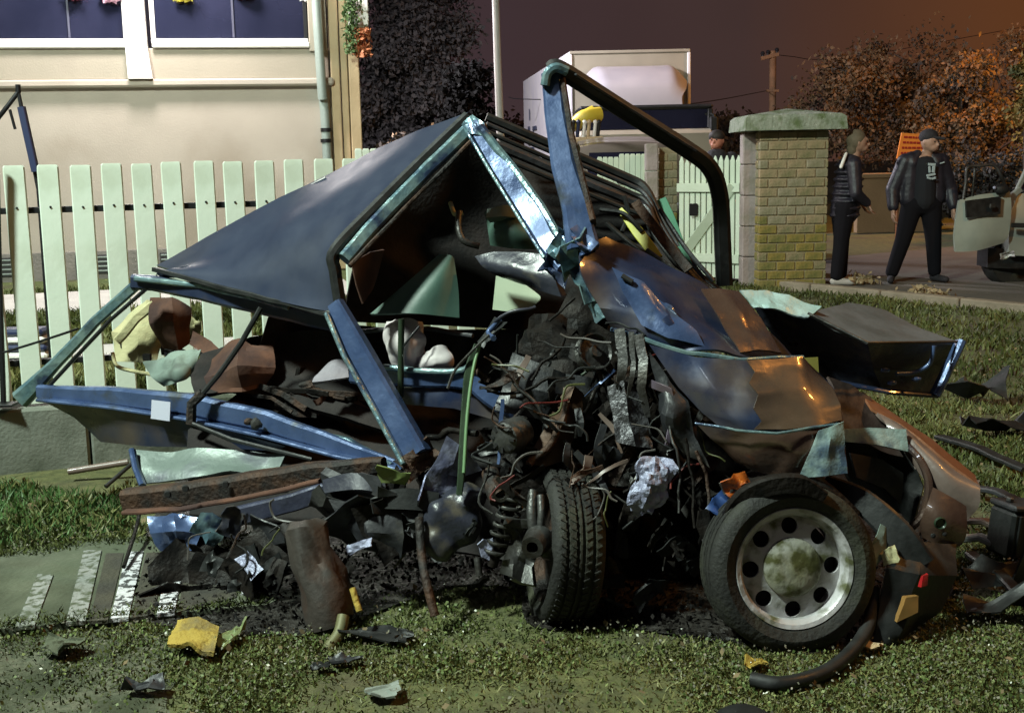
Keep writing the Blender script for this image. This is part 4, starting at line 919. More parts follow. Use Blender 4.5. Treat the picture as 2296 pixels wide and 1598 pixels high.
bar('green_strip', [(1478, 450, 4.70), (1510, 520, 4.60), (1548, 600, 4.48)], .05, .012, mat('green_plastic', (.015, .12, .06), .5), W, jit=.004, scales=[1.2, 1, .4])
for i, (pts_, m_) in enumerate(((((1345, 470, 4.4), (1400, 480, 4.38), (1440, 520, 4.34)), BLK), (((1360, 500, 4.36), (1420, 550, 4.3), (1500, 600, 4.22)), BLK), (((1450, 560, 4.25), (1520, 610, 4.2), (1580, 640, 4.2)), STEEL), (((1400, 440, 4.45), (1408, 480, 4.42), (1395, 520, 4.38)), BLK), (((1312, 455, 4.35), (1322, 475, 4.33), (1325, 500, 4.32)), WHITEP), (((1480, 470, 4.4), (1540, 560, 4.3), (1600, 630, 4.25)), PLAS))):
    tube('broken_strip', pts_, .009, m_, W, n=6)
# --- tall bare window frame standing up
tf = bar('window_frame', [(1236, 165, 4.22), (1243, 250, 4.16), (1262, 370, 4.06), (1290, 470, 3.98), (1308, 560, 3.92)], .084, .05, PAINT2, W, .2, scales=[.78, .82, .95, 1.05, 1.3], twist=[.25, .1, 0, -.1, -.1], jit=.002)
bar('inner_flange', [(1262, 185, 4.20), (1280, 300, 4.10), (1305, 400, 4.02), (1330, 500, 3.94)], .02, .06, RUST, tf, .3)
bar('corner_cap', [(1222, 192, 4.17), (1228, 165, 4.17), (1246, 152, 4.17), (1270, 160, 4.18)], .032, .05, SCRAPE_HI, tf, .3, sm=4)
bar('window_seal', [(1236, 156, 4.22), (1262, 160, 4.22), (1400, 248, 4.30), (1540, 335, 4.38), (1592, 378, 4.42), (1614, 440, 4.46), (1620, 540, 4.48), (1624, 640, 4.48)], .062, .05, BLK, tf, .3, sm=6)
bar('frame_channel', [(1290, 168, 4.19), (1420, 250, 4.27), (1560, 338, 4.35)], .012, .02, PLAS, tf, .2)
# --- crumpled hinge junction
for i, (c, s, sx, sz, m_) in enumerate((((1290, 575, 3.93), .13, 1, 1.1, SCRAPE_HI), ((1262, 548, 3.96), .10, .8, 1, SCRAPE_HI), ((1325, 630, 3.90), .12, .7, 1.2, SCRAPE_HI), ((1340, 680, 3.88), .09, .6, 1.3, SCRAPE_HI), ((1245, 600, 4.0), .12, .9, .7, PAINT), ((1300, 540, 3.9), .09, 1.1, .7, PAINT2))):
    shard('torn_hinge_metal', c, s, m_, W, 30+i, .8, sx, sz, .006)
# --- bonnet / wing : upper face, folded lower face, lip
hood = sheet('bonnet', [
    [(1296, 552, 3.92), (1360, 528, 4.02), (1450, 560, 4.05), (1580, 640, 4.05), (1700, 735, 4.0), (1800, 812, 3.93)],
    [(1300, 610, 3.86), (1370, 585, 3.93), (1460, 640, 3.90), (1560, 720, 3.84), (1670, 780, 3.86), (1795, 822, 3.85)],
    [(1345, 690, 3.82), (1420, 700, 3.80), (1500, 730, 3.74), (1580, 770, 3.76), (1680, 800, 3.78), (1790, 828, 3.80)],
    [(1372, 735, 3.84), (1420, 750, 3.78), (1490, 778, 3.74), (1580, 800, 3.70), (1680, 812, 3.70), (1785, 808, 3.76)]], PAINT, W, 8, .034, 4.2, .008, False, 11, .022, 6, 40)
sheet('bonnet_skin', [[(1372, 600, 3.83), (1440, 640, 3.82), (1500, 690, 3.77)], [(1400, 660, 3.80), (1470, 690, 3.76), (1560, 745, 3.73)], [(1440, 730, 3.75), (1500, 760, 3.71), (1580, 778, 3.70)]], PAINT2, hood, 8, .02, 6, .006, False, 6, .02, 9, 40)
bar('hood_crease', [(1370, 740, 3.80), (1450, 762, 3.73), (1540, 792, 3.69), (1660, 806, 3.67), (1800, 802, 3.74)], .016, .014, SCRAPE_HI, hood, .3, jit=.004)
bar('wing_slot', [(1395, 618, 3.80), (1418, 632, 3.79)], .016, .02, HOLE, hood, .3)
sheet('brown_reflection_strip', [[(1572, 650, 3.93), (1612, 648, 3.95), (1655, 652, 3.98)], [(1608, 705, 3.84), (1660, 700, 3.86), (1705, 715, 3.9)], [(1660, 790, 3.73), (1700, 785, 3.76), (1752, 790, 3.80)]], BROWNREF, hood, 6, .008, 9, .006, False, 2, .006, 14)  # sodium reflection on the bonnet, laid on as a brown sheet
wing = sheet('front_wing', [
    [(1455, 772, 3.72), (1560, 800, 3.67), (1680, 808, 3.65), (1800, 800, 3.72), (1836, 834, 3.75)],
    [(1520, 868, 3.66), (1600, 880, 3.60), (1685, 885, 3.575), (1800, 870, 3.62), (1868, 868, 3.68)],
    [(1575, 925, 3.62), (1640, 938, 3.565), (1715, 945, 3.54), (1820, 930, 3.56), (1884, 908, 3.60)],
    [(1606, 950, 3.60), (1680, 966, 3.55), (1760, 968, 3.52), (1830, 960, 3.53), (1888, 945, 3.57)]], PAINT, W, 7, .012, 3.0, .008, False, 14, .010, 6, 30)
BRZ = mat('bronze_lamp_reflection', (.085, .056, .036), .34, .35, (.105, .070, .046), 3, .06, 20, coat=.3, rvar=.15, col3=(.06, .045, .035), s3=4)  # reflection on the right half of the wing, put in as bronze colour
sheet('bronze_reflection', [[(1676, 806, 3.642), (1740, 804, 3.675), (1800, 798, 3.712), (1834, 834, 3.742)], [(1694, 832, 3.617), (1742, 828, 3.646), (1800, 822, 3.678), (1845, 845, 3.718)], [(1680, 858, 3.593), (1744, 852, 3.617), (1800, 845, 3.645), (1856, 857, 3.695)], [(1700, 884, 3.566), (1745, 876, 3.588), (1800, 868, 3.611), (1866, 868, 3.672)], [(1688, 916, 3.552), (1752, 908, 3.564), (1810, 899, 3.581), (1875, 888, 3.632)], [(1706, 944, 3.535), (1760, 940, 3.538), (1820, 930, 3.551), (1884, 908, 3.592)], [(1690, 962, 3.538), (1760, 964, 3.514), (1828, 957, 3.524), (1886, 942, 3.563)]], BRZ, wing, 4, .012, 3.0, .004, False, 14, .010, 6, 30)
sheet('wing_lip', [[(1560, 950, 3.62), (1650, 962, 3.56), (1740, 968, 3.53), (1830, 960, 3.53), (1890, 945, 3.56)], [(1600, 990, 3.60), (1680, 1010, 3.55), (1760, 1015, 3.52), (1830, 1005, 3.51), (1893, 990, 3.53)], [(1650, 1030, 3.60), (1710, 1060, 3.55), (1765, 1074, 3.53), (1830, 1068, 3.51), (1897, 1058, 3.52)]], BROWNREF, wing, 7, .022, 6, .006, False, 4, .02, 8, smooth=35)
sheet('torn_edge', [[(1835, 965, 3.50), (1866, 955, 3.50), (1890, 945, 3.52)], [(1815, 1015, 3.49), (1858, 1008, 3.48), (1893, 1000, 3.50)], [(1790, 1070, 3.50), (1850, 1066, 3.48), (1898, 1060, 3.49)]], mat('cyan_lit_panel', (.26, .37, .35), .4, .2, (.36, .46, .44), 12, .25, 40, col3=(.07, .11, .17), s3=9, lo3=.52, hi3=.66), wing, 5, .012, 12, .005, False, 5, .01, 18)  # lighter copy of the cyan paint, brightness put into the colour
bar('lip_seam', [(1558, 948, 3.59), (1650, 964, 3.52), (1740, 970, 3.49), (1880, 950, 3.52)], .008, .008, SCRAPE_HI, wing, .3, jit=.004)
sheet('bracket', [[(1802, 802, 3.85), (1834, 800, 3.86)], [(1806, 832, 3.84), (1836, 838, 3.85)]], mat('olive_tape', (.22, .22, .05), .6), W, 3, .003, 9, .006)
# --- boot lid / inner panel standing open at the right (tray with rim)
lid = sheet('boot_lid', [[(1812, 702, 4.02), (1900, 678, 4.35), (1985, 695, 4.42)], [(1875, 738, 3.95), (1975, 715, 4.25), (2070, 735, 4.35)], [(1945, 768, 3.90), (2045, 762, 4.05), (2152, 768, 4.18)]], mat('dull_grey_blue_paint', (.055, .06, .06), .55, .0, (.09, .095, .10), 6, .15, 30, rvar=.1), W, 5, .010, 5, .008, False, 8)
sheet('inner_panel', [[(1690, 690, 4.15), (1812, 704, 4.03), (1945, 770, 3.92), (2152, 770, 4.19)], [(1760, 790, 4.2), (1850, 800, 4.12), (1960, 830, 4.05), (2120, 830, 4.22)], [(1840, 850, 4.2), (1890, 862, 4.12), (1980, 875, 4.08), (2094, 886, 4.2)]], BLPL, lid, 6, .02, 5, .012, False, 9, .006, 12)
bar('rim', [(2154, 766, 4.15), (2132, 815, 4.12), (2096, 886, 4.10)], .03, .05, PAINT2, lid, .3, jit=.003)
bar('rim', [(2096, 886, 4.12), (1990, 878, 4.02), (1885, 858, 4.05)], .014, .04, PAINT, lid, .3)
bar('rim', [(1812, 702, 4.0), (1945, 768, 3.88), (2040, 768, 4.0), (2154, 766, 4.15)], .009, .012, STEEL, lid, .3)
tube('inner_rib', [(2095, 775, 4.05), (2085, 815, 4.05), (2050, 835, 4.05), (2010, 838, 4.03)], .008, PAINT2, lid)
for px, py in ((1985, 830), (2055, 850), (2000, 858)): obj('clip', *ico(at(px, py, 4.02), .012, 1, (1.6, 1, .8)), PAINT2, lid, 60)
sheet('torn_flange', [[(1660, 648, 4.10), (1730, 655, 4.12), (1842, 688, 4.05)], [(1690, 690, 4.05), (1760, 700, 4.02), (1812, 712, 4.0)]], MATS['cyan_lit_panel'], W, 6, .016, 14, .006, False, 3, .016, 22, 25)
# --- rear/right wing with orange edge and bumper corner
rw = sheet('side_panel', [
    [(1940, 888, 4.02), (2000, 935, 3.96), (2070, 985, 3.90), (2135, 1035, 3.84), (2190, 1078, 3.78)],
    [(1975, 935, 3.86), (2025, 965, 3.80), (2085, 1020, 3.73), (2140, 1065, 3.68), (2198, 1090, 3.66)],
    [(2010, 985, 3.80), (2040, 1010, 3.76), (2085, 1060, 3.70), (2132, 1110, 3.65), (2196, 1135, 3.63)],
    [(2046, 1030, 3.78), (2060, 1055, 3.74), (2090, 1095, 3.70), (2125, 1140, 3.67), (2168, 1168, 3.65)]], GREYP, W, 5, .010, 5, .012, True, 3, .004, 12, 40)
sheet('orange_lit_top', [[(1934, 876, 4.04), (2010, 930, 3.98), (2090, 985, 3.91), (2186, 1066, 3.80)], [(1955, 915, 3.90), (2020, 950, 3.84), (2095, 1008, 3.76), (2196, 1086, 3.68)]], ORNG, rw, 5, .006, 7, .008, False, 2)  # sodium light along the top edge put into the orange colour
bar('arch_edge', [(2020, 985, 3.78), (2062, 1030, 3.72), (2082, 1085, 3.68), (2070, 1150, 3.66), (2040, 1185, 3.66)], .022, .03, BROWNREF, rw, .3, sm=5)
sheet('inner_wing', [[(1858, 842, 3.98), (1905, 862, 4.0), (1950, 892, 4.0)], [(1875, 900, 3.90), (1930, 925, 3.94), (1990, 955, 3.92)], [(1888, 985, 3.82), (1950, 1000, 3.86), (2030, 1020, 3.86)]], mat('dark_brown_inner_wing', (.02, .013, .011), .6, .1, (.045, .024, .018), 6, .2, 30), W, 6, .03, 7, .01, False, 11, .015, 12, 30)  # dark brown sheet closing the gap below the boot lid
sheet('pale_bar', [[(1888, 962, 3.72), (1950, 958, 3.74), (2030, 962, 3.76)], [(1896, 990, 3.72), (1960, 996, 3.72), (2036, 1012, 3.74)]], MATS['cyan_lit_panel'], W, 5, .01, 12, .01, False, 6, .008, 18)
sheet('arch_liner_shade', [[(1885, 980, 3.86), (1960, 985, 3.92), (2040, 1010, 3.9)], [(1900, 1060, 3.84), (1980, 1060, 3.95), (2070, 1090, 3.88)], [(1960, 1150, 3.84), (2020, 1150, 3.92), (2050, 1180, 3.84)]], BLK, W, 5, .02, 6, .012, False, 7)
sheet('liner_panel', [[(1905, 1015, 3.78), (1980, 1030, 3.82), (2025, 1060, 3.84)], [(1920, 1070, 3.76), (1985, 1095, 3.80), (2020, 1130, 3.82)]], PLAS, W, 5, .012, 9, .008, False, 2)
bc = sheet('bumper_corner', [[(2092, 1092, 3.62), (2125, 1110, 3.60), (2165, 1135, 3.60)], [(2075, 1140, 3.58), (2115, 1165, 3.55), (2168, 1185, 3.57)], [(2062, 1175, 3.58), (2105, 1200, 3.55), (2160, 1215, 3.57)], [(2066, 1205, 3.58), (2100, 1222, 3.56), (2140, 1226, 3.58)]], BROWNREF, W, 5, .01, 9, .012, True, 3)
obj('socket', *g_lathe([(0, .0), (.012, .0), (.017, .008), (.02, .0)], 18, at(2108, 1172, 3.54)), GRNMET, bc, 40)
for px, py in ((2092, 1200), (2118, 1196)): obj('bolt_hole', *g_lathe([(0, .008), (.007, .006), (.008, 0)], 10, at(px, py, 3.54)), HOLE, bc, 40)
bar('bumper_strip', [(1850, 1078, 3.60), (1930, 1120, 3.52), (2010, 1195, 3.45), (2060, 1270, 3.42)], .085, .03, BLK, W, .25, sm=5, scales=[.5, .9, 1.1, 1.2])
sheet('bumper_shell', [[(1990, 1200, 3.48), (2060, 1215, 3.5), (2150, 1215, 3.55)], [(1985, 1275, 3.40), (2055, 1290, 3.38), (2145, 1290, 3.46)], [(1970, 1370, 3.36), (2030, 1390, 3.34), (2110, 1370, 3.42)], [(1955, 1440, 3.34), (2000, 1440, 3.34), (2060, 1410, 3.42)]], BLK, W, 5, .03, 7, .015, False, 4, .015, 12)
lens = sheet('indicator_lens', [[(2032, 1340, 3.33), (2060, 1335, 3.34)], [(2012, 1395, 3.32), (2058, 1372, 3.33)]], mat('tan_amber_lens', (.24, .13, .04), .3), W, 4, .006, 20, .02)
sheet('tail_lens', [[(2070, 1290, 3.34), (2082, 1288, 3.34)], [(2066, 1316, 3.33), (2080, 1312, 3.34)]], REDL, W, 3, .003, 20, .015)
shard('green_bracket', (1972, 1222, 3.42), .09, GRNPL, W, 61, .3, .8, 1.3); shard('small_clip', (1995, 1245, 3.40), .05, CREAM, W, 62, .5)
# --- front wheel facing us
def wheel_at(c, rot, Rt, Rr, wd, name='wheel', full=True):
    wh = empty(name, c-wreck.location); wh.parent = wreck
    prof = [(Rr*.96, wd*.36), (Rr*1.01, wd*.44), (Rr*1.06, wd*.47), (Rr+(Rt-Rr)*.45, wd*.53), (Rt*.93, wd*.50), (Rt*.985, wd*.42), (Rt, wd*.34)]
    g_ = [(Rt, wd*.30), (Rt-.008, wd*.29), (Rt-.008, wd*.23), (Rt, wd*.22), (Rt, wd*.10), (Rt-.008, wd*.09), (Rt-.008, wd*.03), (Rt, wd*.02)]
    full_p = prof+g_+[(r, -h) for r, h in reversed(g_)]+[(r, -h) for r, h in reversed(prof)]
    ty = obj('tyre', *g_lathe(full_p, 72, c, rot), TYRE, wh, 35)
    # tread sipes
    mbs = MB()
    for i in range(0 if full else 60):
        a = 2*math.pi*i/60
        for hh in (-.38, -.16, .16, .38):
            p = Vector(((Rt+.001)*math.cos(a), hh*wd*.9, (Rt+.001)*math.sin(a)))
            M = Matrix.Rotation(-a, 3, 'Y') @ Matrix.Rotation(.5 if hh > 0 else -.5, 3, 'X')
            v_, f_ = g_box((0, 0, 0), (.005, wd*.13, .005)); mbs.add([rot @ (p+M @ q) + c for q in v_], f_)
    if mbs.v: mbs.build('tread_block', TYRE, ty, kind='stuff')
    if full:
        rp = [(0, wd*.30), (.062*Rr/.18, wd*.30), (.066*Rr/.18, wd*.24), (Rr*.50, wd*.26), (Rr*.70, wd*.22), (Rr*.86, wd*.20), (Rr*.88, wd*.36), (Rr*.93, wd*.44), (Rr*1.0, wd*.46), (Rr*1.03, wd*.41), (Rr*.99, wd*.36), (Rr*.97, -wd*.4), (Rr*.9, -wd*.4)]
        rp = [(Rr*.84, wd*.16), (Rr*.86, wd*.20), (Rr*.88, wd*.36), (Rr*.93, wd*.44), (Rr*1.0, wd*.46), (Rr*1.03, wd*.41), (Rr*.99, wd*.36), (Rr*.97, -wd*.4), (Rr*.9, -wd*.4)]
        rm = obj('rim', *g_lathe(rp, 64, c, rot), RIM, wh, 35)
        # pressed disc with eight round openings cut through
        bmd = bmesh.new(); nseg = 96; radii = [(Rr*.44, .26), (Rr*.52, .262), (Rr*.70, .235), (Rr*.855, .20)]
        tmp = obj('disc_tmp', *g_lathe([(.001, wd*.25), (Rr*.48, wd*.262), (Rr*.70, wd*.235), (Rr*.87, wd*.20), (Rr*.87, wd*.15), (Rr*.70, wd*.185), (Rr*.48, wd*.21), (.001, wd*.2)], 96), RIM, None, local=True)
        bmd.from_mesh(tmp.data); bmesh.ops.remove_doubles(bmd, verts=bmd.verts[:], dist=.0015); bmesh.ops.holes_fill(bmd, edges=bmd.edges[:]); bmesh.ops.recalc_face_normals(bmd, faces=bmd.faces[:]); bmd.to_mesh(tmp.data); bmd.free()
        cmb = MB()
        for i in range(8):
            a = 2*math.pi*i/8; cx_, cz_ = Rr*.70*math.cos(a), Rr*.70*math.sin(a); rr_ = Rr*.14
            ring = [Vector((cx_+rr_*math.cos(t), -wd*.6, cz_+rr_*math.sin(t))) for t in np.linspace(0, 2*math.pi, 20, endpoint=False)]
            back = [Vector((q.x, wd*.3, q.z)) for q in ring]
            cmb.add(ring+back, [tuple(range(20)), tuple(range(39, 19, -1))]+[(j, j+20, (j+1) % 20+20, (j+1) % 20) for j in range(20)])
        cut = cmb.build('cut_tmp', None, None, local=True)
        bmc = bmesh.new(); bmc.from_mesh(cut.data); bmesh.ops.recalc_face_normals(bmc, faces=bmc.faces[:]); bmc.to_mesh(cut.data); bmc.free()
        md = tmp.modifiers.new('b', 'BOOLEAN'); md.operation = 'DIFFERENCE'; md.object = cut; md.solver = 'EXACT'
        bpy.context.view_layer.update(); dg = bpy.context.evaluated_depsgraph_get()
        nm_ = bpy.data.meshes.new_from_object(tmp.evaluated_get(dg)); bpy.data.objects.remove(tmp); bpy.data.objects.remove(cut)
        wd_o = bpy.data.objects.new('wheel_disc', nm_); C.objects.link(wd_o); wd_o.parent = wh; wd_o.matrix_local = rot.to_4x4()
        nm_.polygons.foreach_set('use_smooth', [True]*len(nm_.polygons)); nm_.set_sharp_from_angle(angle=R(30))
        obj('brake_drum', *g_lathe([(0, wd*.0), (Rr*.8, wd*.0), (Rr*.82, -wd*.3)], 40, c, rot), HOLE, wh, 35)
        obj('hub_cap', *g_lathe([(0, wd*.39), (Rr*.25, wd*.38), (Rr*.44, wd*.35), (Rr*.49, wd*.32), (Rr*.505, wd*.24)], 40, c, rot), CAPM, rm, 35)
    else:
        obj('rim', *g_lathe([(0, wd*.2), (Rr*.5, wd*.22), (Rr*.85, wd*.2), (Rr*.9, wd*.4), (Rr, wd*.46), (Rr*1.02, wd*.4), (Rr*.95, -wd*.4), (Rr*.5, -wd*.1), (0, -wd*.1)], 40, c, rot), RUST, wh, 35)
        obj('hub', *g_lathe([(0, wd*.5), (.03, wd*.5), (.045, wd*.4), (.05, wd*.2)], 20, c, rot), STEEL, wh, 35)
    return wh
Yw = gnd(1765, 1462).y
wc = at(1764, 1266, Yw+.09)
k = FV/((wc-CAM).dot(CM @ Vector((0, 0, -1))))
Rt = 188/k; Rr = 132/k
rotw = Matrix.Rotation(R(6), 3, 'Z') @ Matrix.Rotation(R(-10), 3, 'X')
wheel_at(wc, rotw, Rt, Rr, .17)
# second wheel, tread towards us
Y2 = gnd(1262, 1403).y
c2 = at(1262, 1222, Y2+.13)
rot2 = Matrix.Rotation(R(6), 3, 'Y') @ Matrix.Rotation(R(-80), 3, 'Z')
wheel_at(c2, rot2, Rt*.98, Rr, .16, full=False)
# --- tailgate with empty window (left)
tg = empty('tailgate', Vector(at(300, 900, 4.6))-wreck.location); tg.parent = wreck
bar('window_pillar', [(48, 895, 4.92), (120, 820, 4.88), (215, 720, 4.84), (312, 632, 4.80)], .055, .04, SCRAPE_HI, tg, .25, jit=.004, scales=[1.5, .9, .8, .8])
bar('pillar_seal', [(92, 885, 4.86), (170, 800, 4.82), (250, 715, 4.78), (325, 650, 4.75)], .014, .03, BLK, tg, .3)
bar('top_rail', [(298, 632, 4.80), (345, 634, 4.78), (450, 655, 4.66), (600, 690, 4.48), (755, 725, 4.30)], .062, .045, PAINT, tg, .25, jit=.004)
bar('top_rail_edge', [(305, 625, 4.77), (450, 640, 4.64), (560, 665, 4.50), (650, 690, 4.40)], .022, .03, SCRAPE_HI, tg, .3, jit=.004)
bar('lower_rail', [(88, 878, 4.86), (250, 888, 4.70), (420, 905, 4.52), (600, 945, 4.35), (760, 1000, 4.18), (905, 1046, 4.05)], .085, .05, PAINT2, tg, .25, jit=.004, scales=[.7, .9, 1, .95, .7, .35])
bar('rail_highlight_edge', [(90, 895, 4.82), (250, 912, 4.66), (420, 938, 4.48), (600, 978, 4.31), (760, 1022, 4.14), (905, 1052, 4.02)], .014, .05, PAINT2, tg, .3)
bar('inner_edge', [(640, 962, 4.30), (780, 985, 4.22), (880, 1040, 4.06)], .014, .03, SCRAPE_HI, tg, .3, jit=.003)
sheet('outer_skin', [[(88, 892, 4.84), (300, 925, 4.60), (470, 955, 4.42), (640, 1000, 4.26)], [(165, 935, 4.80), (320, 965, 4.60), (480, 985, 4.44), (630, 1008, 4.28)], [(225, 990, 4.76), (330, 1000, 4.60), (480, 1004, 4.45), (610, 1010, 4.30)]], PAINT, tg, 6, .006, 4, .012, False, 5)
sheet('sticker', [[(340, 896, 4.53), (382, 901, 4.49)], [(338, 938, 4.50), (380, 944, 4.46)]], mat('pale_sticker', (.34, .35, .42), .5), tg, 2, 0, 1, .004)
obj('latch', *ico(at(575, 950, 4.30), .022, 2, (1, .8, 1), .5), STEEL, tg, 40); obj('latch', *ico(at(560, 945, 4.31), .016, 2, (1.4, .8, .8), .5), RUST, tg, 40)
bar('gas_strut', [(585, 690, 4.42), (540, 770, 4.40), (490, 840, 4.40), (452, 885, 4.40)], .02, .02, BLK, tg, .3)
bar('strut_mount', [(455, 880, 4.40), (430, 905, 4.40), (428, 950, 4.40)], .036, .03, RUST, tg, .3)
bar('broken_trim', [(432, 950, 4.38), (520, 985, 4.32), (620, 1010, 4.25), (700, 1030, 4.2)], .016, .016, BLK, tg, .3)
# --- things crushed behind the empty window
sheet('foam_block', [[(285, 700, 5.05), (330, 672, 5.05), (365, 680, 5.05)], [(250, 745, 5.0), (310, 740, 4.98), (370, 740, 5.0)], [(262, 810, 4.98), (310, 812, 4.95), (350, 815, 4.98)]], CREAM, W, 5, .02, 6, .01, False, 4, .012, 12, 22)
bar('foam_roll', [(262, 765, 4.92), (305, 715, 4.92), (345, 680, 4.95)], .038, .02, CREAM, W, .3, jit=.006)
obj('black_socket', *g_box(at(330, 800, 4.86), (.035, .02, .03), None, .004), BLK, W)
sheet('brown_seat_cover', [[(340, 668, 4.96), (385, 665, 4.94), (430, 690, 4.95)], [(345, 725, 4.93), (390, 720, 4.86), (432, 730, 4.93)], [(360, 782, 4.93), (400, 790, 4.90), (430, 770, 4.93)]], BROWN, W, 6, .04, 8, .01, False, 4, .03, 10, 22)
sheet('grey_cloth', [[(328, 815, 4.72), (390, 790, 4.70), (452, 785, 4.70)], [(340, 845, 4.68), (395, 830, 4.62), (440, 815, 4.66)], [(370, 865, 4.66), (400, 855, 4.62), (430, 840, 4.64)]], GRNPL, W, 10, .02, 8, .006, True, 3, .035, 14, 60)
sheet('brown_cushion', [[(470, 800, 4.62), (540, 765, 4.62), (612, 780, 4.62)], [(455, 845, 4.56), (535, 825, 4.46), (610, 830, 4.54)], [(480, 880, 4.54), (545, 875, 4.48), (595, 865, 4.52)]], BROWN, W, 6, .04, 7, .01, False, 5, .03, 9, 22)
sheet('brown_cloth', [[(430, 740, 4.8), (470, 760, 4.75), (500, 790, 4.72)], [(420, 770, 4.78), (455, 790, 4.72), (480, 810, 4.7)]], BROWN, W, 5, .04, 9, .008, False, 6, smooth=22)
sheet('dark_blanket', [[(455, 800, 4.68), (560, 755, 4.70), (700, 740, 4.66), (800, 760, 4.6)], [(430, 850, 4.6), (560, 800, 4.66), (700, 820, 4.6), (820, 860, 4.5)], [(440, 890, 4.5), (560, 880, 4.55), (700, 920, 4.42), (860, 960, 4.32)]], CARPET, W, 6, .04, 7, .02, True, 12, .02, 14, 60)
sheet('grey_pad', [[(705, 845, 4.34), (740, 808, 4.36), (778, 805, 4.36)], [(700, 858, 4.32), (745, 852, 4.32), (782, 845, 4.33)]], mat('mauve_grey_cloth', (.20, .18, .21), .85, 0, (.27, .25, .28), 8, .4, 20), W, 5, .02, 9, .02, True, 3)
for i in range(9):
    a0 = (random.uniform(560, 700), random.uniform(860, 920), 4.50); b0 = (a0[0]+random.uniform(80, 160), a0[1]+random.uniform(10, 60), 4.42)
    bar('rusty_strip', [a0, ((a0[0]+b0[0])/2, (a0[1]+b0[1])/2+random.uniform(-15, 15), 4.46), b0], random.uniform(.012, .03), .008, RUST if i % 3 else OILY, W, jit=.012)
for i in range(7):
    px = random.uniform(250, 460); shard('torn_lining', (px, random.uniform(700, 830), 5.0), random.uniform(.05, .1), (CARPET, PLAS, CREAM)[i % 3], W, 200+i, .7)
tube('dangling_wire', [(252, 790, 4.9), (262, 820, 4.88), (300, 832, 4.84), (345, 840, 4.8)], .008, CREAM, W, n=6)
# --- diagonal blue centre pillar
cp = bar('centre_pillar', [(752, 680, 4.04), (800, 775, 3.98), (870, 900, 3.9), (938, 1022, 3.80)], .078, .06, PAINT2, W, .18, twist=[.35, .25, .2, .2], scales=[.7, 1, 1.05, 1.1])
bar('pillar_edge', [(735, 705, 4.02), (775, 800, 3.95), (845, 925, 3.86), (908, 1042, 3.76)], .016, .05, SCRAPE_HI, cp, .3)
shard('torn_pillar_end', (940, 1030, 3.78), .11, RUST, W, 71, .8, 1.2, .8, .01)
# --- cabin details
sheet('green_trim_panel', [[(985, 570, 4.30), (1010, 572, 4.28), (1018, 580, 4.28)], [(905, 640, 4.26), (965, 640, 4.2), (1028, 650, 4.24)], [(830, 704, 4.22), (920, 702, 4.15), (1030, 712, 4.2)]], GREENP, W, 6, .004, 4, .01, True, 2)
sheet('seat_back', [[(1085, 475, 4.55), (1130, 460, 4.5), (1180, 480, 4.5)], [(1095, 520, 4.5), (1145, 515, 4.42), (1205, 525, 4.45)], [(1100, 550, 4.5), (1150, 555, 4.44), (1215, 560, 4.45)]], GREENP, W, 5, .01, 6, .05, True, 6)
sheet('headrest', [[(1092, 468, 4.46), (1130, 458, 4.44), (1165, 462, 4.46)], [(1090, 488, 4.44), (1130, 484, 4.42), (1160, 488, 4.44)]], GRNPL, W, 4, .01, 8, .04, True, 7)
tube('seat_frame', [(1030, 475, 4.5), (1028, 510, 4.46), (1040, 540, 4.44), (1075, 552, 4.44)], .013, STEEL, W)
tube('seat_frame', [(1010, 455, 4.55), (1020, 480, 4.5), (1038, 478, 4.5)], .009, CREAM, W)
sheet('dashboard', [[(1065, 575, 4.25), (1130, 562, 4.2), (1235, 572, 4.1)], [(1090, 600, 4.22), (1160, 605, 4.12), (1245, 625, 4.05)], [(1150, 625, 4.2), (1210, 650, 4.1), (1260, 665, 4.04)]], BLPL, W, 6, .012, 7, .03, True, 4, .006, 14)
sheet('rust_lining', [[(790, 590, 4.16), (830, 565, 4.2), (860, 560, 4.24)], [(800, 640, 4.16), (835, 620, 4.2), (850, 600, 4.24)], [(815, 680, 4.16), (830, 650, 4.2), (840, 630, 4.24)]], BROWN, W, 4, .02, 9, .01, False, 3)
sheet('fence_gap_stand_in', [[(1112, 618, 4.36), (1160, 628, 4.34), (1200, 652, 4.32)], [(1108, 660, 4.34), (1160, 665, 4.32), (1212, 668, 4.3)], [(1104, 694, 4.33), (1150, 698, 4.31), (1195, 688, 4.3)]], mat('fence_pale_green', (.34, .40, .29), .8), W, 4, .008, 7, .01, True, 5)  # pale sheet standing in for the fence seen through a gap
sheet('airbag', [[(868, 722, 4.28), (905, 716, 4.26), (945, 724, 4.28)], [(862, 765, 4.24), (905, 765, 4.16), (952, 770, 4.22)], [(880, 822, 4.24), (915, 825, 4.20), (950, 818, 4.24)]], WHITEM, W, 10, .012, 9, .006, True, 6, .03, 15, 60)
sheet('airbag', [[(945, 800, 4.2), (970, 784, 4.18), (1000, 780, 4.2)], [(935, 822, 4.2), (972, 812, 4.14), (1012, 805, 4.18)], [(945, 832, 4.2), (980, 830, 4.18), (1010, 826, 4.2)]], WHITEM, W, 10, .012, 12, .006, True, 8, .03, 17, 60)
tube('airbag_cord', [(895, 790, 4.14), (918, 758, 4.12), (940, 732, 4.14)], .004, BLK, W, n=6)
tube('green_rod', [(900, 715, 4.05), (899, 800, 4.04), (898, 890, 4.03)], .011, GRNMET, W)
sill = bar('inner_sill', [(790, 838, 4.16), (900, 846, 4.1), (1000, 848, 4.06), (1062, 860, 4.0), (1120, 905, 3.96), (1190, 938, 3.92)], .062, .04, PAINT2, W, .25, jit=.008)
bar('sill_edge', [(860, 822, 4.10), (960, 832, 4.05), (1040, 828, 4.0), (1068, 790, 3.96)], .018, .03, SCRAPE_HI, sill, .3, sm=4)
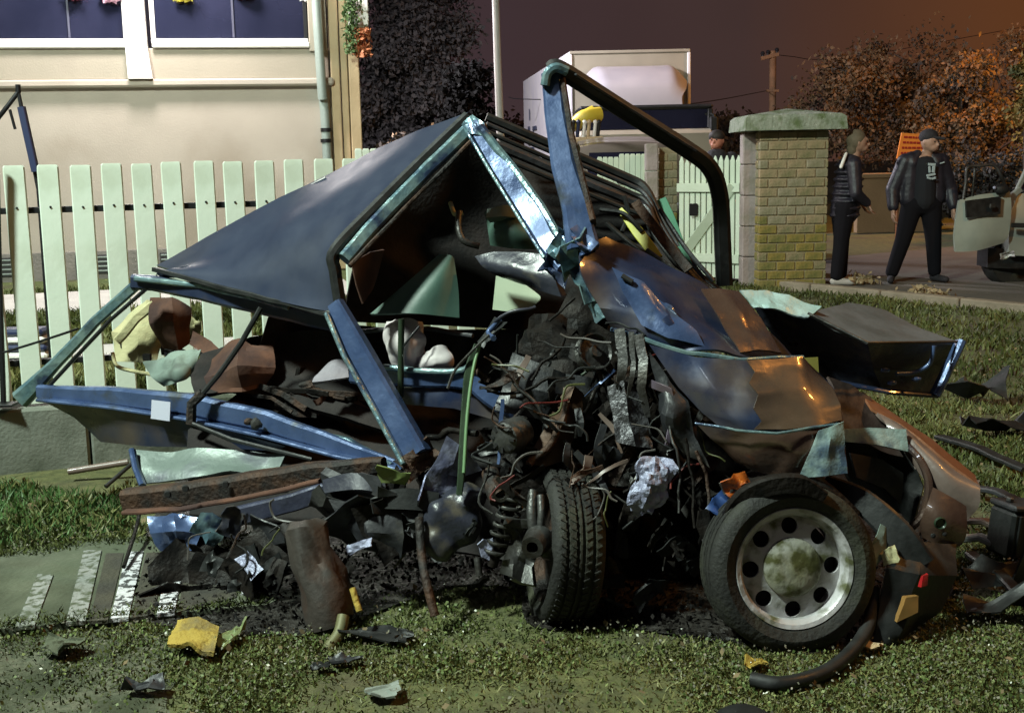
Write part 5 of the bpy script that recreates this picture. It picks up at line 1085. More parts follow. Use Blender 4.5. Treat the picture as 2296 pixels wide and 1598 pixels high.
sheet('lower_panel', [[(890, 868, 4.1), (1000, 872, 4.06), (1080, 890, 4.0)], [(900, 905, 4.1), (1020, 915, 4.04), (1120, 945, 3.96)]], PAINT, W, 5, .012, 8, .01, False, 5)
bar('green_strap', [(1068, 772, 3.90), (1052, 830, 3.86), (1042, 930, 3.80), (1036, 1040, 3.72), (1030, 1110, 3.68)], .026, .014, GRNMET, W, .3, sm=5, scales=[.6, 1.2, 1, 1, .8])
tube('strap_edge', [(1076, 770, 3.88), (1060, 835, 3.84), (1048, 930, 3.78), (1040, 1060, 3.70)], .006, mat('bright_green_edge', (.12, .22, .10), .4), W)
bar('waist_rail', [(760, 745, 4.3), (840, 742, 4.3), (960, 736, 4.28), (1060, 752, 4.2)], .016, .02, PLAS, W, .3, jit=.006)
# --- rear quarter, rocker beam and underside, left
sheet('rear_quarter', [[(296, 1008, 4.42), (420, 1004, 4.38), (560, 1002, 4.3), (640, 1015, 4.24)], [(310, 1050, 4.36), (430, 1050, 4.3), (540, 1040, 4.26), (620, 1042, 4.2)], [(318, 1085, 4.32), (420, 1078, 4.26), (520, 1060, 4.22), (610, 1058, 4.18)]], mat('pale_scraped_panel', (.12, .155, .14), .45, .2, (.18, .225, .20), 5, .3, 20, col3=(.07, .07, .10), s3=5), W, 6, .05, 6, .01, False, 7)
bar('quarter_edge', [(296, 1008, 4.38), (305, 1050, 4.33), (320, 1088, 4.28)], .022, .03, PAINT2, W, .3)
rk = bar('rocker_beam', [(282, 1122, 4.22), (400, 1112, 4.16), (560, 1085, 4.06), (720, 1058, 3.96), (860, 1042, 3.88)], .086, .07, RUST, W, .2, jit=.006, scales=[.95, 1, 1, .85, .6])
bar('beam_flange', [(280, 1148, 4.17), (400, 1140, 4.12), (560, 1112, 4.02), (720, 1075, 3.93)], .014, .05, BROWN, rk, .3, jit=.006)
for px, py in ((375, 1108), (415, 1095), (505, 1086), (600, 1068)): obj('hole', *g_lathe([(0, .002), (.010, .002), (.013, -.004)], 12, at(px, py, at(px, py, 4).y+.03)), HOLE, rk, 30)
bar('lower_rail', [(515, 1165, 4.02), (640, 1130, 3.94), (760, 1096, 3.88), (862, 1090, 3.82)], .062, .03, mat('slate_blue_sill_paint', (.045, .05, .085), .4, .2, (.06, .066, .105), 6, .2, 30, col3=(.02, .02, .025), s3=7), W, .2, jit=.008, scales=[1.1, 1, 1, .9])
sheet('torn_body_corner', [[(332, 1158, 4.1), (390, 1150, 4.08), (450, 1160, 4.05)], [(340, 1195, 4.06), (395, 1190, 4.0), (450, 1195, 4.02)], [(360, 1235, 4.05), (400, 1228, 4.03), (440, 1228, 4.02)]], PAINT2, W, 6, .03, 10, .006, False, 9, .02, 18, 25)
for i, (c, s, m_, sx, sz, nm) in enumerate((((470, 1185, 4.0), .10, SCRAPE_HI, 1, .9, 'torn_paint_flake'), ((520, 1170, 3.97), .09, BLPL, .8, 1.2, 'plastic_shard'), ((795, 1095, 3.82), .20, PLAS, 1.2, .45, 'plastic_cover'), ((918, 1125, 3.74), .20, BLK, 1.1, .42, 'plastic_cover'), ((1000, 1075, 3.76), .20, mat('speckled_blue_metal', (.12, .13, .22), .4, .4, (.24, .25, .34), 16, .3, 40, col3=(.03, .03, .05), s3=18), 1.1, .7, 'suspension_plate'), ((880, 1070, 3.72), .09, mat('yellow_green_lens', (.10, .14, .04), .3, 0, (.17, .21, .08), 12), 1.2, .6, 'lamp_lens'), ((800, 1160, 3.78), .20, PLAS, 1, .9, 'inner_arch'), ((870, 1180, 3.72), .18, OILY, .8, 1.1, 'inner_arch'), ((740, 1140, 3.84), .14, STEEL, 1, .8, 'crushed_bracket'), ((420, 1260, 3.98), .20, OILY, 1.2, .8, 'underbody_scrap'), ((500, 1300, 3.9), .22, OILY, 1.2, .8, 'underbody_scrap'), ((590, 1260, 3.86), .16, OILY, 1, 1.2, 'underbody_scrap'), ((620, 1200, 3.88), .16, PLAS, 1.2, .8, 'underbody_scrap'), ((560, 1345, 3.78), .2, OILY, 1.4, .5, 'underbody_scrap'), ((390, 1340, 3.86), .18, OILY, 1.2, .6, 'underbody_scrap'), ((560, 1265, 3.80), .075, FOIL, .7, 1.2, 'bright_metal_flake'), ((805, 1225, 3.70), .07, FOIL, 1.5, .4, 'bright_metal_flake'), ((1095, 1230, 3.62), .06, FOIL, .8, 1, 'bright_metal_flake'))):
    shard(nm, c, s, m_, W, 100+i, .35, sx, sz, .005)
sheet('plastic_cover', [[(722, 1075, 3.86), (790, 1060, 3.82), (862, 1078, 3.80)], [(730, 1105, 3.84), (795, 1096, 3.78), (868, 1106, 3.77)]], BLPL, W, 6, .02, 8, .02, True, 5)
sheet('plastic_cover', [[(868, 1098, 3.74), (920, 1094, 3.72), (985, 1104, 3.72)], [(862, 1140, 3.72), (920, 1142, 3.70), (980, 1148, 3.70)]], BLK, W, 5, .006, 8, .03, True, 6)
sheet('inner_arch', [[(735, 1120, 3.80), (800, 1130, 3.76), (900, 1150, 3.74)], [(770, 1170, 3.78), (830, 1190, 3.72), (905, 1200, 3.70)], [(830, 1230, 3.76), (870, 1245, 3.72), (900, 1250, 3.70)]], PLAS, W, 6, .03, 7, .008, False, 4, .015, 12)
tank = fused('fuel_tank', [g_box(at(1015, 1165, 3.74), (.19, .14, .12), Matrix.Rotation(.45, 3, 'Y'), .03), g_box(at(985, 1212, 3.72), (.12, .13, .10), Matrix.Rotation(.7, 3, 'Y'), .025), ico(at(1045, 1120, 3.76), .07, 2, (1, 1, .8), .4, 2)], BLPL, W, .010, 3)
tube('filler_neck', [(1100, 1060, 3.72), (1108, 1095, 3.66), (1118, 1120, 3.62)], .030, RUST, W, n=12)
obj('ring', *g_lathe([(.016, .0), (.016, .012), (.026, .012), (.028, 0)], 20, at(1122, 1105, 3.60)), STEEL, W, 35)
mv, mf = g_lathe([(0, .17), (.04, .17), (.066, .15), (.075, .1), (.08, .05), (.085, 0), (.088, -.06), (.085, -.1), (.075, -.15), (.04, -.16), (0, -.16)], 28, at(715, 1290, 3.64), Matrix.Rotation(R(-16), 3, 'Y') @ Matrix.Rotation(R(-108), 3, 'X'))
mc = at(715, 1290, 3.64); mv = [Vector(q)+(Vector(q)-mc).normalized()*(.045*noise.noise(Vector(q)*7)+.03*noise.noise(Vector(q)*17)) for q in mv]
obj('muffler', mv, mf, mat('sooty_muffler_steel', (.022, .019, .016), .7, .2, (.040, .032, .026), 7, .2, 40, col3=(.055, .026, .015), s3=4, lo3=.55, hi3=.7), W, 40)
tube('exhaust_pipe', [(770, 1380, 3.5), (760, 1420, 3.46), (735, 1455, 3.42), (718, 1500, 3.36)], .019, mat('olive_dirty_pipe', (.10, .10, .04), .6, .2, (.14, .13, .06), 9), W, n=10)
tube('exhaust_pipe', [(640, 1180, 3.8), (670, 1220, 3.72), (690, 1240, 3.68)], .022, RUST, W, n=10)
tube('brake_rod', [(940, 1160, 3.68), (945, 1240, 3.62), (955, 1300, 3.55), (975, 1380, 3.50)], .014, RUST, W, n=8)
tube('brake_rod', [(1070, 1250, 3.64), (1075, 1290, 3.62)], .012, STEEL, W, n=8, sm=0)
tube('yellow_hook', [(790, 1318, 3.50), (798, 1345, 3.48), (806, 1370, 3.46)], .010, YELP, W, n=8)
shard('rag', (1345, 1285, 3.58), .10, RUST, W, 140, .8, 1.2, .5)
# hub and suspension beside the second wheel
obj('wheel_hub', *g_lathe([(.018, .02), (.018, .05), (.034, .05), (.040, .02), (.045, -.04), (0, -.04)], 24, at(1202, 1216, 3.50), Matrix.Rotation(R(-15), 3, 'Z')), STEEL, W, 35)
tube('control_arm', [(1195, 1100, 3.6), (1192, 1150, 3.56), (1198, 1200, 3.54)], .016, STEEL, W)
tube('control_arm', [(1212, 1110, 3.58), (1214, 1150, 3.55), (1212, 1180, 3.54)], .012, STEEL, W)
shard('knuckle', (1170, 1245, 3.56), .12, STEEL, W, 151, .8, .8, 1.2, .02); shard('knuckle', (1160, 1190, 3.58), .08, STEEL, W, 152, .8, 1, 1, .015)
# --- crushed engine
eng = sheet('engine_block', [[(1180, 730, 4.1), (1260, 700, 4.08), (1340, 720, 4.05)], [(1150, 800, 4.0), (1260, 790, 3.9), (1360, 820, 3.92)], [(1160, 900, 3.95), (1270, 900, 3.82), (1370, 920, 3.88)], [(1170, 1030, 3.9), (1270, 1040, 3.8), (1370, 1030, 3.86)]], OILY, W, 6, .06, 12, .05, False, 8, .05, 20, 25)
rr = random.Random(21)
emats = [OILY, OILY, BLK, RUST, STEEL, BLK, OILY, OILY, PLAS, OILY]
enames = ['engine_scrap', 'crushed_bracket', 'torn_sheet_metal', 'plastic_shard', 'broken_casting']
def scatter(n_, x0, x1, y0, y1, Y0, Y1, smin, smax, ms, slope=0):
    for i in range(n_):
        px = rr.uniform(x0, x1); py = rr.uniform(y0, y1); Y = Y0+(Y1-Y0)*((py-y0)/(y1-y0))+rr.uniform(-.05, .05)
        shard(rr.choice(enames), (px+slope*(py-y0), py, Y), rr.uniform(smin, smax), rr.choice(ms), W, rr.randrange(10**6), .4, rr.uniform(.6, 1.7), rr.uniform(.25, .9), rr.choice((.003, .004, .008)), yaw=rr.uniform(-1.4, 1.4))
scatter(24, 1080, 1390, 700, 1080, 3.98, 3.72, .05, .13, emats)
scatter(24, 1360, 1600, 820, 1180, 3.84, 3.62, .05, .14, emats, .15)
scatter(20, 1420, 1680, 1040, 1240, 3.66, 3.56, .04, .10, [OILY, PLAS, RUST, STEEL, OILY])
scatter(16, 880, 1180, 1040, 1200, 3.84, 3.70, .04, .09, emats)
scatter(18, 420, 1150, 1230, 1320, 3.96, 3.72, .05, .10, [OILY, OILY, OILY, BLK])
scatter(9, 620, 840, 850, 930, 4.55, 4.45, .05, .11, [RUST, OILY, BROWN, CARPET])
scatter(14, 1360, 1600, 1180, 1380, 3.66, 3.52, .05, .10, [OILY, OILY, BLK])
sheet('rust_plate', [[(1262, 868, 3.80), (1290, 862, 3.78), (1312, 880, 3.80)], [(1225, 950, 3.74), (1262, 945, 3.70), (1300, 960, 3.75)], [(1178, 1040, 3.70), (1220, 1045, 3.68), (1262, 1030, 3.72)]], mat('brown_rust_plate', (.045, .022, .010), .6, .3, (.075, .036, .016), 7, .2, 30), W, 6, .02, 7, .006, False, 4, .02, 9, 30)
sheet('bulkhead_plate', [[(1150, 790, 3.86), (1240, 830, 3.82), (1330, 850, 3.84)], [(1130, 860, 3.84), (1230, 880, 3.78), (1340, 890, 3.82)], [(1110, 920, 3.82), (1220, 940, 3.78), (1330, 940, 3.82)]], PLAS, W, 6, .03, 8, .006, False, 14, .03, 9, 25)
sheet('inner_wing', [[(1300, 700, 3.92), (1370, 745, 3.86), (1440, 765, 3.8)], [(1310, 820, 3.88), (1370, 850, 3.82), (1470, 870, 3.74)], [(1330, 960, 3.84), (1380, 980, 3.78), (1500, 990, 3.70)], [(1350, 1080, 3.82), (1420, 1100, 3.76), (1560, 1080, 3.66)]], OILY, W, 7, .05, 7, .008, False, 19, .03, 10, 25)
sheet('torn_wing_skin', [[(1460, 790, 3.70), (1500, 850, 3.66), (1540, 900, 3.64)], [(1470, 880, 3.68), (1500, 930, 3.62), (1560, 980, 3.60)], [(1500, 960, 3.66), (1530, 1010, 3.62), (1590, 1050, 3.58)]], PLAS, W, 7, .03, 9, .005, False, 23, .03, 11, 25)
obj('pulley', *g_lathe([(0, .03), (.02, .03), (.022, .016), (.05, .014), (.056, .022), (.06, .022), (.06, .012), (.052, .006), (.052, -.006), (.06, -.012), (.06, -.02), (0, -.02)], 28, at(1330, 790, 3.78), Matrix.Rotation(R(25), 3, 'Z') @ Matrix.Rotation(R(-20), 3, 'X')), STEEL, W, 30)
alt = obj('alternator', *g_lathe([(0, .06), (.03, .06), (.05, .05), (.055, .03), (.055, -.03), (.048, -.05), (0, -.055)], 24, at(1150, 975, 3.70), Matrix.Rotation(R(-35), 3, 'Z')), STEEL, W, 35)
for k in range(8):
    a = k*.785; obj('cooling_slot', *g_box(at(1150, 975, 3.70)+Matrix.Rotation(R(-35), 3, 'Z') @ Vector((.037*math.cos(a), -.056, .037*math.sin(a))), (.008, .012, .018), Matrix.Rotation(R(-35), 3, 'Z') @ Matrix.Rotation(-a+1.57, 3, 'Y'), None), HOLE, alt)
hx = []
for k in range(70):
    a = k*.62; hx.append(at(1128, 1190, 3.62)+Matrix.Rotation(R(18), 3, 'Y') @ Vector((.036*math.cos(a), .036*math.sin(a), -.09+k*.0030)))
tube('coil_spring', hx, .006, STEEL, W, sm=0, n=6)
tube('damper', [at(1128, 1190, 3.62)+Matrix.Rotation(R(18), 3, 'Y') @ Vector((0, 0, z)) for z in (-.12, 0, .15)], .017, OILY, W, sm=2, n=10)
sheet('radiator_panel', [[(1362, 870, 3.72), (1395, 858, 3.72), (1430, 872, 3.74)], [(1372, 930, 3.68), (1410, 930, 3.66), (1450, 940, 3.7)], [(1385, 990, 3.66), (1425, 1000, 3.64), (1460, 1005, 3.68)]], mat('grey_speckled_casting', (.07, .07, .075), .45, .5, (.13, .13, .14), 25, .5, 60), W, 5, .03, 12, .03, False, 7, .02, 20, 25)
for i, (pts_, r_, m_) in enumerate((
    (((1105, 720, 3.9), (1150, 700, 3.86), (1200, 690, 3.86)), .010, BLPL), (((1110, 760, 3.85), (1090, 740, 3.9), (1120, 715, 3.9)), .014, PAINT2),
    (((1080, 870, 3.8), (1150, 880, 3.76), (1230, 850, 3.74), (1290, 846, 3.76)), .009, STEEL), (((1120, 830, 3.78), (1180, 880, 3.74), (1230, 960, 3.7)), .01, STEEL),
    (((1270, 900, 3.72), (1255, 960, 3.7), (1220, 1010, 3.68), (1190, 1040, 3.66)), .019, RUST), (((1350, 860, 3.76), (1320, 900, 3.72), (1290, 980, 3.7)), .011, RUST),
    
    (((1500, 950, 3.6), (1520, 1050, 3.56), (1525, 1150, 3.54)), .007, STEEL),
    (((1540, 980, 3.58), (1555, 1080, 3.54), (1560, 1180, 3.5)), .008, GREYP), (((1480, 1010, 3.6), (1530, 1090, 3.56), (1580, 1150, 3.52)), .006, STEEL), (((1560, 1010, 3.56), (1590, 1080, 3.53), (1585, 1160, 3.5)), .009, RUST),
    (((1100, 1000, 3.74), (1150, 985, 3.7), (1210, 1015, 3.68)),   .012, GREYP), (((960, 985, 3.85), (1010, 965, 3.8), (1065, 975, 3.76)), .018, mat('olive_hose', (.08, .085, .03), .6)), (((1310, 760, 3.82), (1330, 800, 3.8), (1300, 840, 3.78)), .008, GRNMET), (((1230, 720, 3.84), (1270, 690, 3.84), (1290, 670, 3.86)), .007, GREYP), (((1190, 850, 3.74), (1240, 800, 3.76), (1270, 760, 3.8)), .009, GREYP))):
    P_ = catmull(A(pts_), 5); P_ = [p+noise.noise_vector(p*16)*.014 for p in P_]
    tube('hose', P_, r_*.62, OILY if (m_ is GREYP or i % 3 == 2) else m_, W, sm=0, n=8, scales=[1+.25*noise.noise(p*30) for p in P_])
for i in range(16):
    x_, y_ = rr.uniform(1080, 1600), rr.uniform(720, 1150); Y = 3.9-(y_-700)/450*.32; pts_ = [(x_, y_, Y)]
    for k in range(3): x_ += rr.uniform(-50, 50); y_ += rr.uniform(5, 60); pts_.append((x_, y_, Y-.02*k))
    tube('cable', pts_, rr.uniform(.0025, .006), rr.choice([BLK, STEEL, RUST, BLK, GREYP]), W, n=5)
for i in range(34):
    x_, y_ = rr.uniform(1090, 1600), rr.uniform(720, 1100); Y = 3.86-(y_-700)/450*.32; a_ = rr.uniform(-1.2, 1.2); ln = rr.uniform(50, 150)
    P_ = [(x_, y_, Y), (x_+math.sin(a_)*ln*.5+rr.uniform(-15, 15), y_+math.cos(a_)*ln*.5, Y-.02), (x_+math.sin(a_)*ln, y_+math.cos(a_)*ln, Y-rr.uniform(-.02, .05))]
    bar('torn_strip', P_, rr.uniform(.010, .032), .005, rr.choice([STEEL, RUST, OILY, OILY, PLAS, GREYP, RUST, PAINT2]), W, jit=.014, scales=[rr.uniform(.5, 1), 1, rr.uniform(.2, .8)], twist=[0, rr.uniform(-1, 1), rr.uniform(-2, 2)], smooth=20)
for P_, w_ in ((((1388, 742, 3.76), (1396, 800, 3.73), (1384, 872, 3.70)), .034), (((1430, 752, 3.74), (1446, 800, 3.70), (1436, 870, 3.67), (1452, 935, 3.65)), .030), (((1414, 748, 3.75), (1420, 810, 3.72), (1410, 890, 3.68)), .018), (((1455, 860, 3.68), (1500, 882, 3.64), (1512, 940, 3.62), (1498, 1000, 3.6)), .024)):
    bar('hanging_strip', list(P_), w_, .006, STEEL if w_ != .024 else mat('mauve_scrap', (.11, .085, .12), .45, .2, (.07, .05, .05), 12), W, jit=.012, twist=[0, .6, -.4], scales=[1, 1.1, .6], smooth=20)
WIRE = [BLK, mat('dusty_wire', (.07, .065, .06), .5), mat('red_wire', (.10, .012, .01), .5), RUST, mat('olive_wire', (.06, .065, .02), .5), MATS['dusty_wire'], BLK]
for i in range(44):
    lowl = i % 3 == 0
    x_, y_ = (rr.uniform(420, 1000), rr.uniform(1080, 1200)) if lowl else (rr.uniform(1080, 1580), rr.uniform(700, 1120))
    Y = (3.84-(y_-1080)/250*.1) if lowl else 3.80-(y_-700)/450*.30; pts_ = [(x_, y_, Y)]; a_ = rr.uniform(-1.5, 1.5)
    for k in range(4): a_ += rr.uniform(-.9, .9); x_ += math.sin(a_)*rr.uniform(15, 40); y_ += abs(math.cos(a_))*rr.uniform(8, 34); pts_.append((x_, y_, Y-.012*k+rr.uniform(-.01, .01)))
    tube('cable', pts_, rr.uniform(.0022, .0042), WIRE[i % len(WIRE)], W, n=5)
# crumpled silver foil and coloured lamp shards
sheet('crumpled_foil', [[(1440, 1028, 3.58), (1470, 1018, 3.57), (1505, 1030, 3.58)], [(1425, 1075, 3.56), (1465, 1070, 3.52), (1500, 1080, 3.56)], [(1410, 1110, 3.56), (1450, 1115, 3.53), (1485, 1120, 3.56)], [(1420, 1168, 3.56), (1435, 1160, 3.55), (1450, 1150, 3.56)]], FOIL, W, 7, .03, 18, .005, False, 5, .035, 30, 20)
for i, (c, s, m_, sx, sz) in enumerate((((1655, 1095, 3.50), .09, AMBER, 1, .8), ((1672, 1118, 3.49), .07, AMBER, .6, 1.4), ((1640, 1088, 3.5), .06, STEEL, 1, .7), ((1625, 1140, 3.48), .09, mat('blue_tank_plastic', (.02, .05, .16), .4), 1, 1), ((1645, 1165, 3.47), .05, FOIL, 1.4, .5), ((1600, 1190, 3.47), .11, OILY, .8, 1.2), ((1625, 1225, 3.45), .09, RUST, .8, 1.2))):
    shard('lamp_shard' if m_ is AMBER else 'broken_plastic', c, s, m_, W, 170+i, .6, sx, sz, .006)
bar('arch_liner_shade', [(1612, 1200, 3.44), (1650, 1130, 3.40), (1715, 1092, 3.37), (1790, 1088, 3.36), (1850, 1112, 3.36)], .055, .03, OILY, W, .2, sm=5, jit=.008, scales=[.5, 1, 1.1, 1.1, .6])  # dark strip laid over the tyre top for the shade there
# dark arch over the front wheel
bar('wheel_arch', [(1585, 1240, 3.62), (1640, 1130, 3.60), (1730, 1075, 3.58), (1830, 1085, 3.56), (1900, 1140, 3.56)], .05, .16, OILY, W, .2, sm=5, jit=.01)
# ================================================================== LOOSE DEBRIS
def loose(name, c, s, m_, label, cat, seed, sx=1, sz=1, crumple=.25, flat=True, group=None, th=.006):
    g_ = gnd(*c) if isinstance(c, tuple) else c
    s *= .8; crumple *= 1.6
    g_.z = gz(g_.x, g_.y)
    rnd_ = random.Random(seed); rows = []
    a = rnd_.uniform(-.5, .5)
    for i in range(4):
        r_ = []
        for j in range(4):
            u = (j/3-.5)*s*sx+rnd_.uniform(-.1, .1)*s; v_ = (.5-i/3)*s*sz+rnd_.uniform(-.1, .1)*s
            r_.append(g_+Vector((u*math.cos(a)-v_*math.sin(a), u*math.sin(a)+v_*math.cos(a), .022+abs(rnd_.gauss(0, 1))*crumple*s*.35)))
        rows.append(r_)
    v_, f_ = g_patch(rows, 3, .004, 14, th, False, seed)
    o = obj(name, [Vector(q)-g_ for q in v_], f_, m_, None, 30); o.location = g_
    tag(o, label, cat, group); return o
fo = [gnd(*p) for p in ((378, 1478), (480, 1495), (494, 1446), (402, 1438))]
o = sheet('foam_piece', [[fo[3]+Vector((0, 0, .07)), fo[3].lerp(fo[2], .5)+Vector((0, 0, .085)), fo[2]+Vector((0, 0, .06))], [fo[0]+Vector((0, 0, .045)), fo[0].lerp(fo[1], .5)+Vector((0, 0, .06)), fo[1]+Vector((0, 0, .035))]], YELP, None, 8, .016, 16, .014, False, 3, .016, 26)
tag(o, 'torn piece of mustard yellow foam lying on the lawn edge', 'foam')
loose('lens_splinter', (517, 1450), .12, mat('pale_green_splinter', (.16, .20, .09), .4), 'pale green lens splinter next to the yellow foam', 'splinter', 3, .35, 1.6)
loose('concrete_chip', (145, 1475), .13, CONC2, 'grey concrete chip on the worn grass beside the striped slab', 'chip', 4, 1, .9, .5)
loose('plastic_chip', (326, 1562), .10, PLAS, 'dark plastic chip on the grass in front of the yellow foam', 'chip', 5, 1.4, .5, .5)
loose('plastic_chip', (860, 1570), .10, mat('grey_green_chip', (.16, .185, .16), .6), 'pale grey chip of plastic lying on the open lawn', 'chip', 6, 1.2, .9, .2)
loose('dark_trim_scrap', (845, 1440), .16, BLK, 'flat black trim scrap lying on the grass by the bent exhaust pipe', 'scrap', 8, 1.7, .6, .3)
loose('plastic_ring', (720, 1512), .06, BLK, 'small black rubber plug at the mouth of the exhaust pipe', 'plug', 9, 1, .8, .4)
loose('trim_scrap', (775, 1500), .08, PLAS, 'small grey trim scrap right of the rubber plug', 'scrap', 10, 1.4, .6, .4)
loose('yellow_leaf', (1695, 1510), .075, YELP, 'small mustard leaf on the clover in front of the wheel', 'leaf', 11, 1, 1, .3)
hs_ = [gnd(1955, 1430)+Vector((0, 0, .16)), gnd(1945, 1452)+Vector((0, 0, .07)), gnd(1900, 1495)+Vector((0, 0, .035)), gnd(1835, 1535)+Vector((0, 0, .03)), gnd(1750, 1555)+Vector((0, 0, .03)), gnd(1684, 1545)+Vector((0, 0, .03))]
v_, f_ = g_sweep(catmull(hs_, 7), circ(.021, 12), Vector((.1, -.3, .9)).normalized())
tag(obj('rubber_hose', v_, f_, BLK, None, 60), 'curved black rubber hose lying on the lawn before the front wheel', 'hose')
loose('tan_lens_piece', (1945, 1468), .07, mat('tan_plastic', (.35, .25, .14), .5), 'tan broken plastic piece beside the black hose end', 'chip', 14, 1.4, .7, .4)
dc = gnd(1668, 1668); dc.z = 0
dk = obj('rubber_disc', *g_lathe([(0, .05), (.03, .052), (.06, .045), (.078, .03), (.082, 0), (.07, -.02)], 30, (0, 0, .03), Matrix.Rotation(R(-80), 3, 'X')), BLK, None, 35); dk.location = dc
tag(dk, 'round black rubber disc lying in the grass in front of the hose', 'disc')
for i, (a, b, w_, m_, lb) in enumerate((((2105, 1000), (2300, 1075), .06, BLK, 'long black trim strip lying beyond the grey bumper panel'), ((2160, 1110), (2320, 1165), .05, PLAS, 'dark sill strip lying beside the bumper corner'), ((2165, 1195), (2245, 1215), .04, GREYP, 'grey metal strip on the grass beside the bumper corner'), ((2150, 1235), (2240, 1250), .05, mat('pale_strip', (.26, .27, .25), .5), 'pale strip end lying under the black box'), ((2175, 1270), (2310, 1390), .045, BLK, 'thin black trim strip bent across the grass'))):
    p0 = gnd(*a); p1 = gnd(*b); p0.z = p1.z = .045; m0 = p0.lerp(p1, .5)+Vector((0, .0, .02))
    o = bar('trim_strip', [p0, m0, p1], w_, .022, m_, None, .25, jit=.006, ref=Vector((0, 0, 1))); tag(o, lb, 'strip')
p0 = gnd(2275, 1262); 
bb_ = empty('battery_box', (p0.x, p0.y, 0), 'dark upright plastic box standing on the grass at the debris', 'box'); RB = Matrix.Rotation(.3, 3, 'Z') @ Matrix.Rotation(.12, 3, 'Y')
cb = p0+Vector((.02, .05, .10))
obj('case', *g_box(cb, (.15, .13, .17), RB, .012), BLK, bb_, 30); obj('lid', *g_box(cb+RB @ Vector((0, 0, .098)), (.158, .138, .024), RB, .008), PLAS, bb_, 30)
for k in (-1, 1): obj('terminal', *g_box(cb+RB @ Vector((k*.045, 0, .118)), (.022, .022, .016), RB, .004), STEEL, bb_)
for k in (-1, 0, 1): obj('rib', *g_box(cb+RB @ Vector((k*.045, -.068, 0)), (.012, .008, .15), RB, .002), BLK, bb_)
loose('black_grille', (2260, 1395), .22, BLK, 'black broken grille piece lying on the grass beyond the hose', 'scrap', 16, 1.4, .6, .5)
loose('black_bracket', (2225, 1330), .16, BLK, 'bent black bracket on the lawn between grille piece and dark box', 'scrap', 17, 1.5, .5, .9)
loose('bin_liner', (2185, 905), .32, BLK, 'crumpled black plastic heap on the lawn behind the boot lid', 'plastic', 18, 1.3, .9, .8)
loose('bin_liner', (2240, 985), .30, BLK, 'crumpled black plastic sheet beside the long trim strip', 'plastic', 19, 1.6, .6, .7)
for i, (px, py, lb) in enumerate(((2080, 672, 'clump of dry tan leaves on the lawn by the kerb'), (1930, 642, 'small pale rag of dry leaves at the pillar foot'))):
    g_ = gnd(px, py); rl = np.random.RandomState(30+i); c0 = empty('leaf_clump', g_, lb, 'leaves')
    leafmesh('dry_leaves', [g_+Vector((rl.normal()*.09, rl.normal()*.1, .03+abs(rl.normal())*.05)) for _ in range(130)], .075, mat('dry_tan_leaf', (.34, .27, .16), .8, 0, (.24, .17, .08), 6), c0, 40+i, .5)
st_ = tube('steel_bar', [gnd(155, 1080)+Vector((0, 0, .05)), gnd(290, 1072)+Vector((0, 0, .08))], .016, GREYP, None, sm=0); tag(st_, 'thin grey bar lying on the soil by the plinth wall', 'bar')
st_ = tube('thin_rod', [gnd(238, 1105)+Vector((0, 0, .03)), gnd(300, 1085)+Vector((0, 0, .10))], .010, BLK, None, sm=0); tag(st_, 'short black rod stuck in the grass beside the grey bar', 'rod')
st_ = tube('bent_rod', [gnd(280, 1300)+Vector((0, 0, .05)), gnd(312, 1230)+Vector((0, 0, .10)), gnd(330, 1170)+Vector((0, 0, .16))], .008, OILY, None, sm=3); tag(st_, 'bent dark rod hanging over the striped slab', 'rod')
# ================================================================== GRASS (stuff)
def vnoise(x_, y_, s, seed):
    """cheap smooth value noise for arrays"""
    r_ = np.random.RandomState(seed); T = r_.rand(256, 256)
    u = x_*s+1000; v = y_*s+1000; i = np.floor(u).astype(int); j = np.floor(v).astype(int); fu = u-i; fv = v-j
    fu = fu*fu*(3-2*fu); fv = fv*fv*(3-2*fv)
    g = lambda a, b: T[a % 256, b % 256]
    return g(i, j)*(1-fu)*(1-fv)+g(i+1, j)*fu*(1-fv)+g(i, j+1)*(1-fu)*fv+g(i+1, j+1)*fu*fv
def inpoly(x_, y_, poly):
    ins = np.zeros(len(x_), bool); n_ = len(poly)
    for i in range(n_):
        a, b = poly[i], poly[(i+1) % n_]
        cnd = ((a.y > y_) != (b.y > y_)) & (x_ < (b.x-a.x)*(y_-a.y)/(b.y-a.y+1e-12)+a.x); ins ^= cnd
    return ins

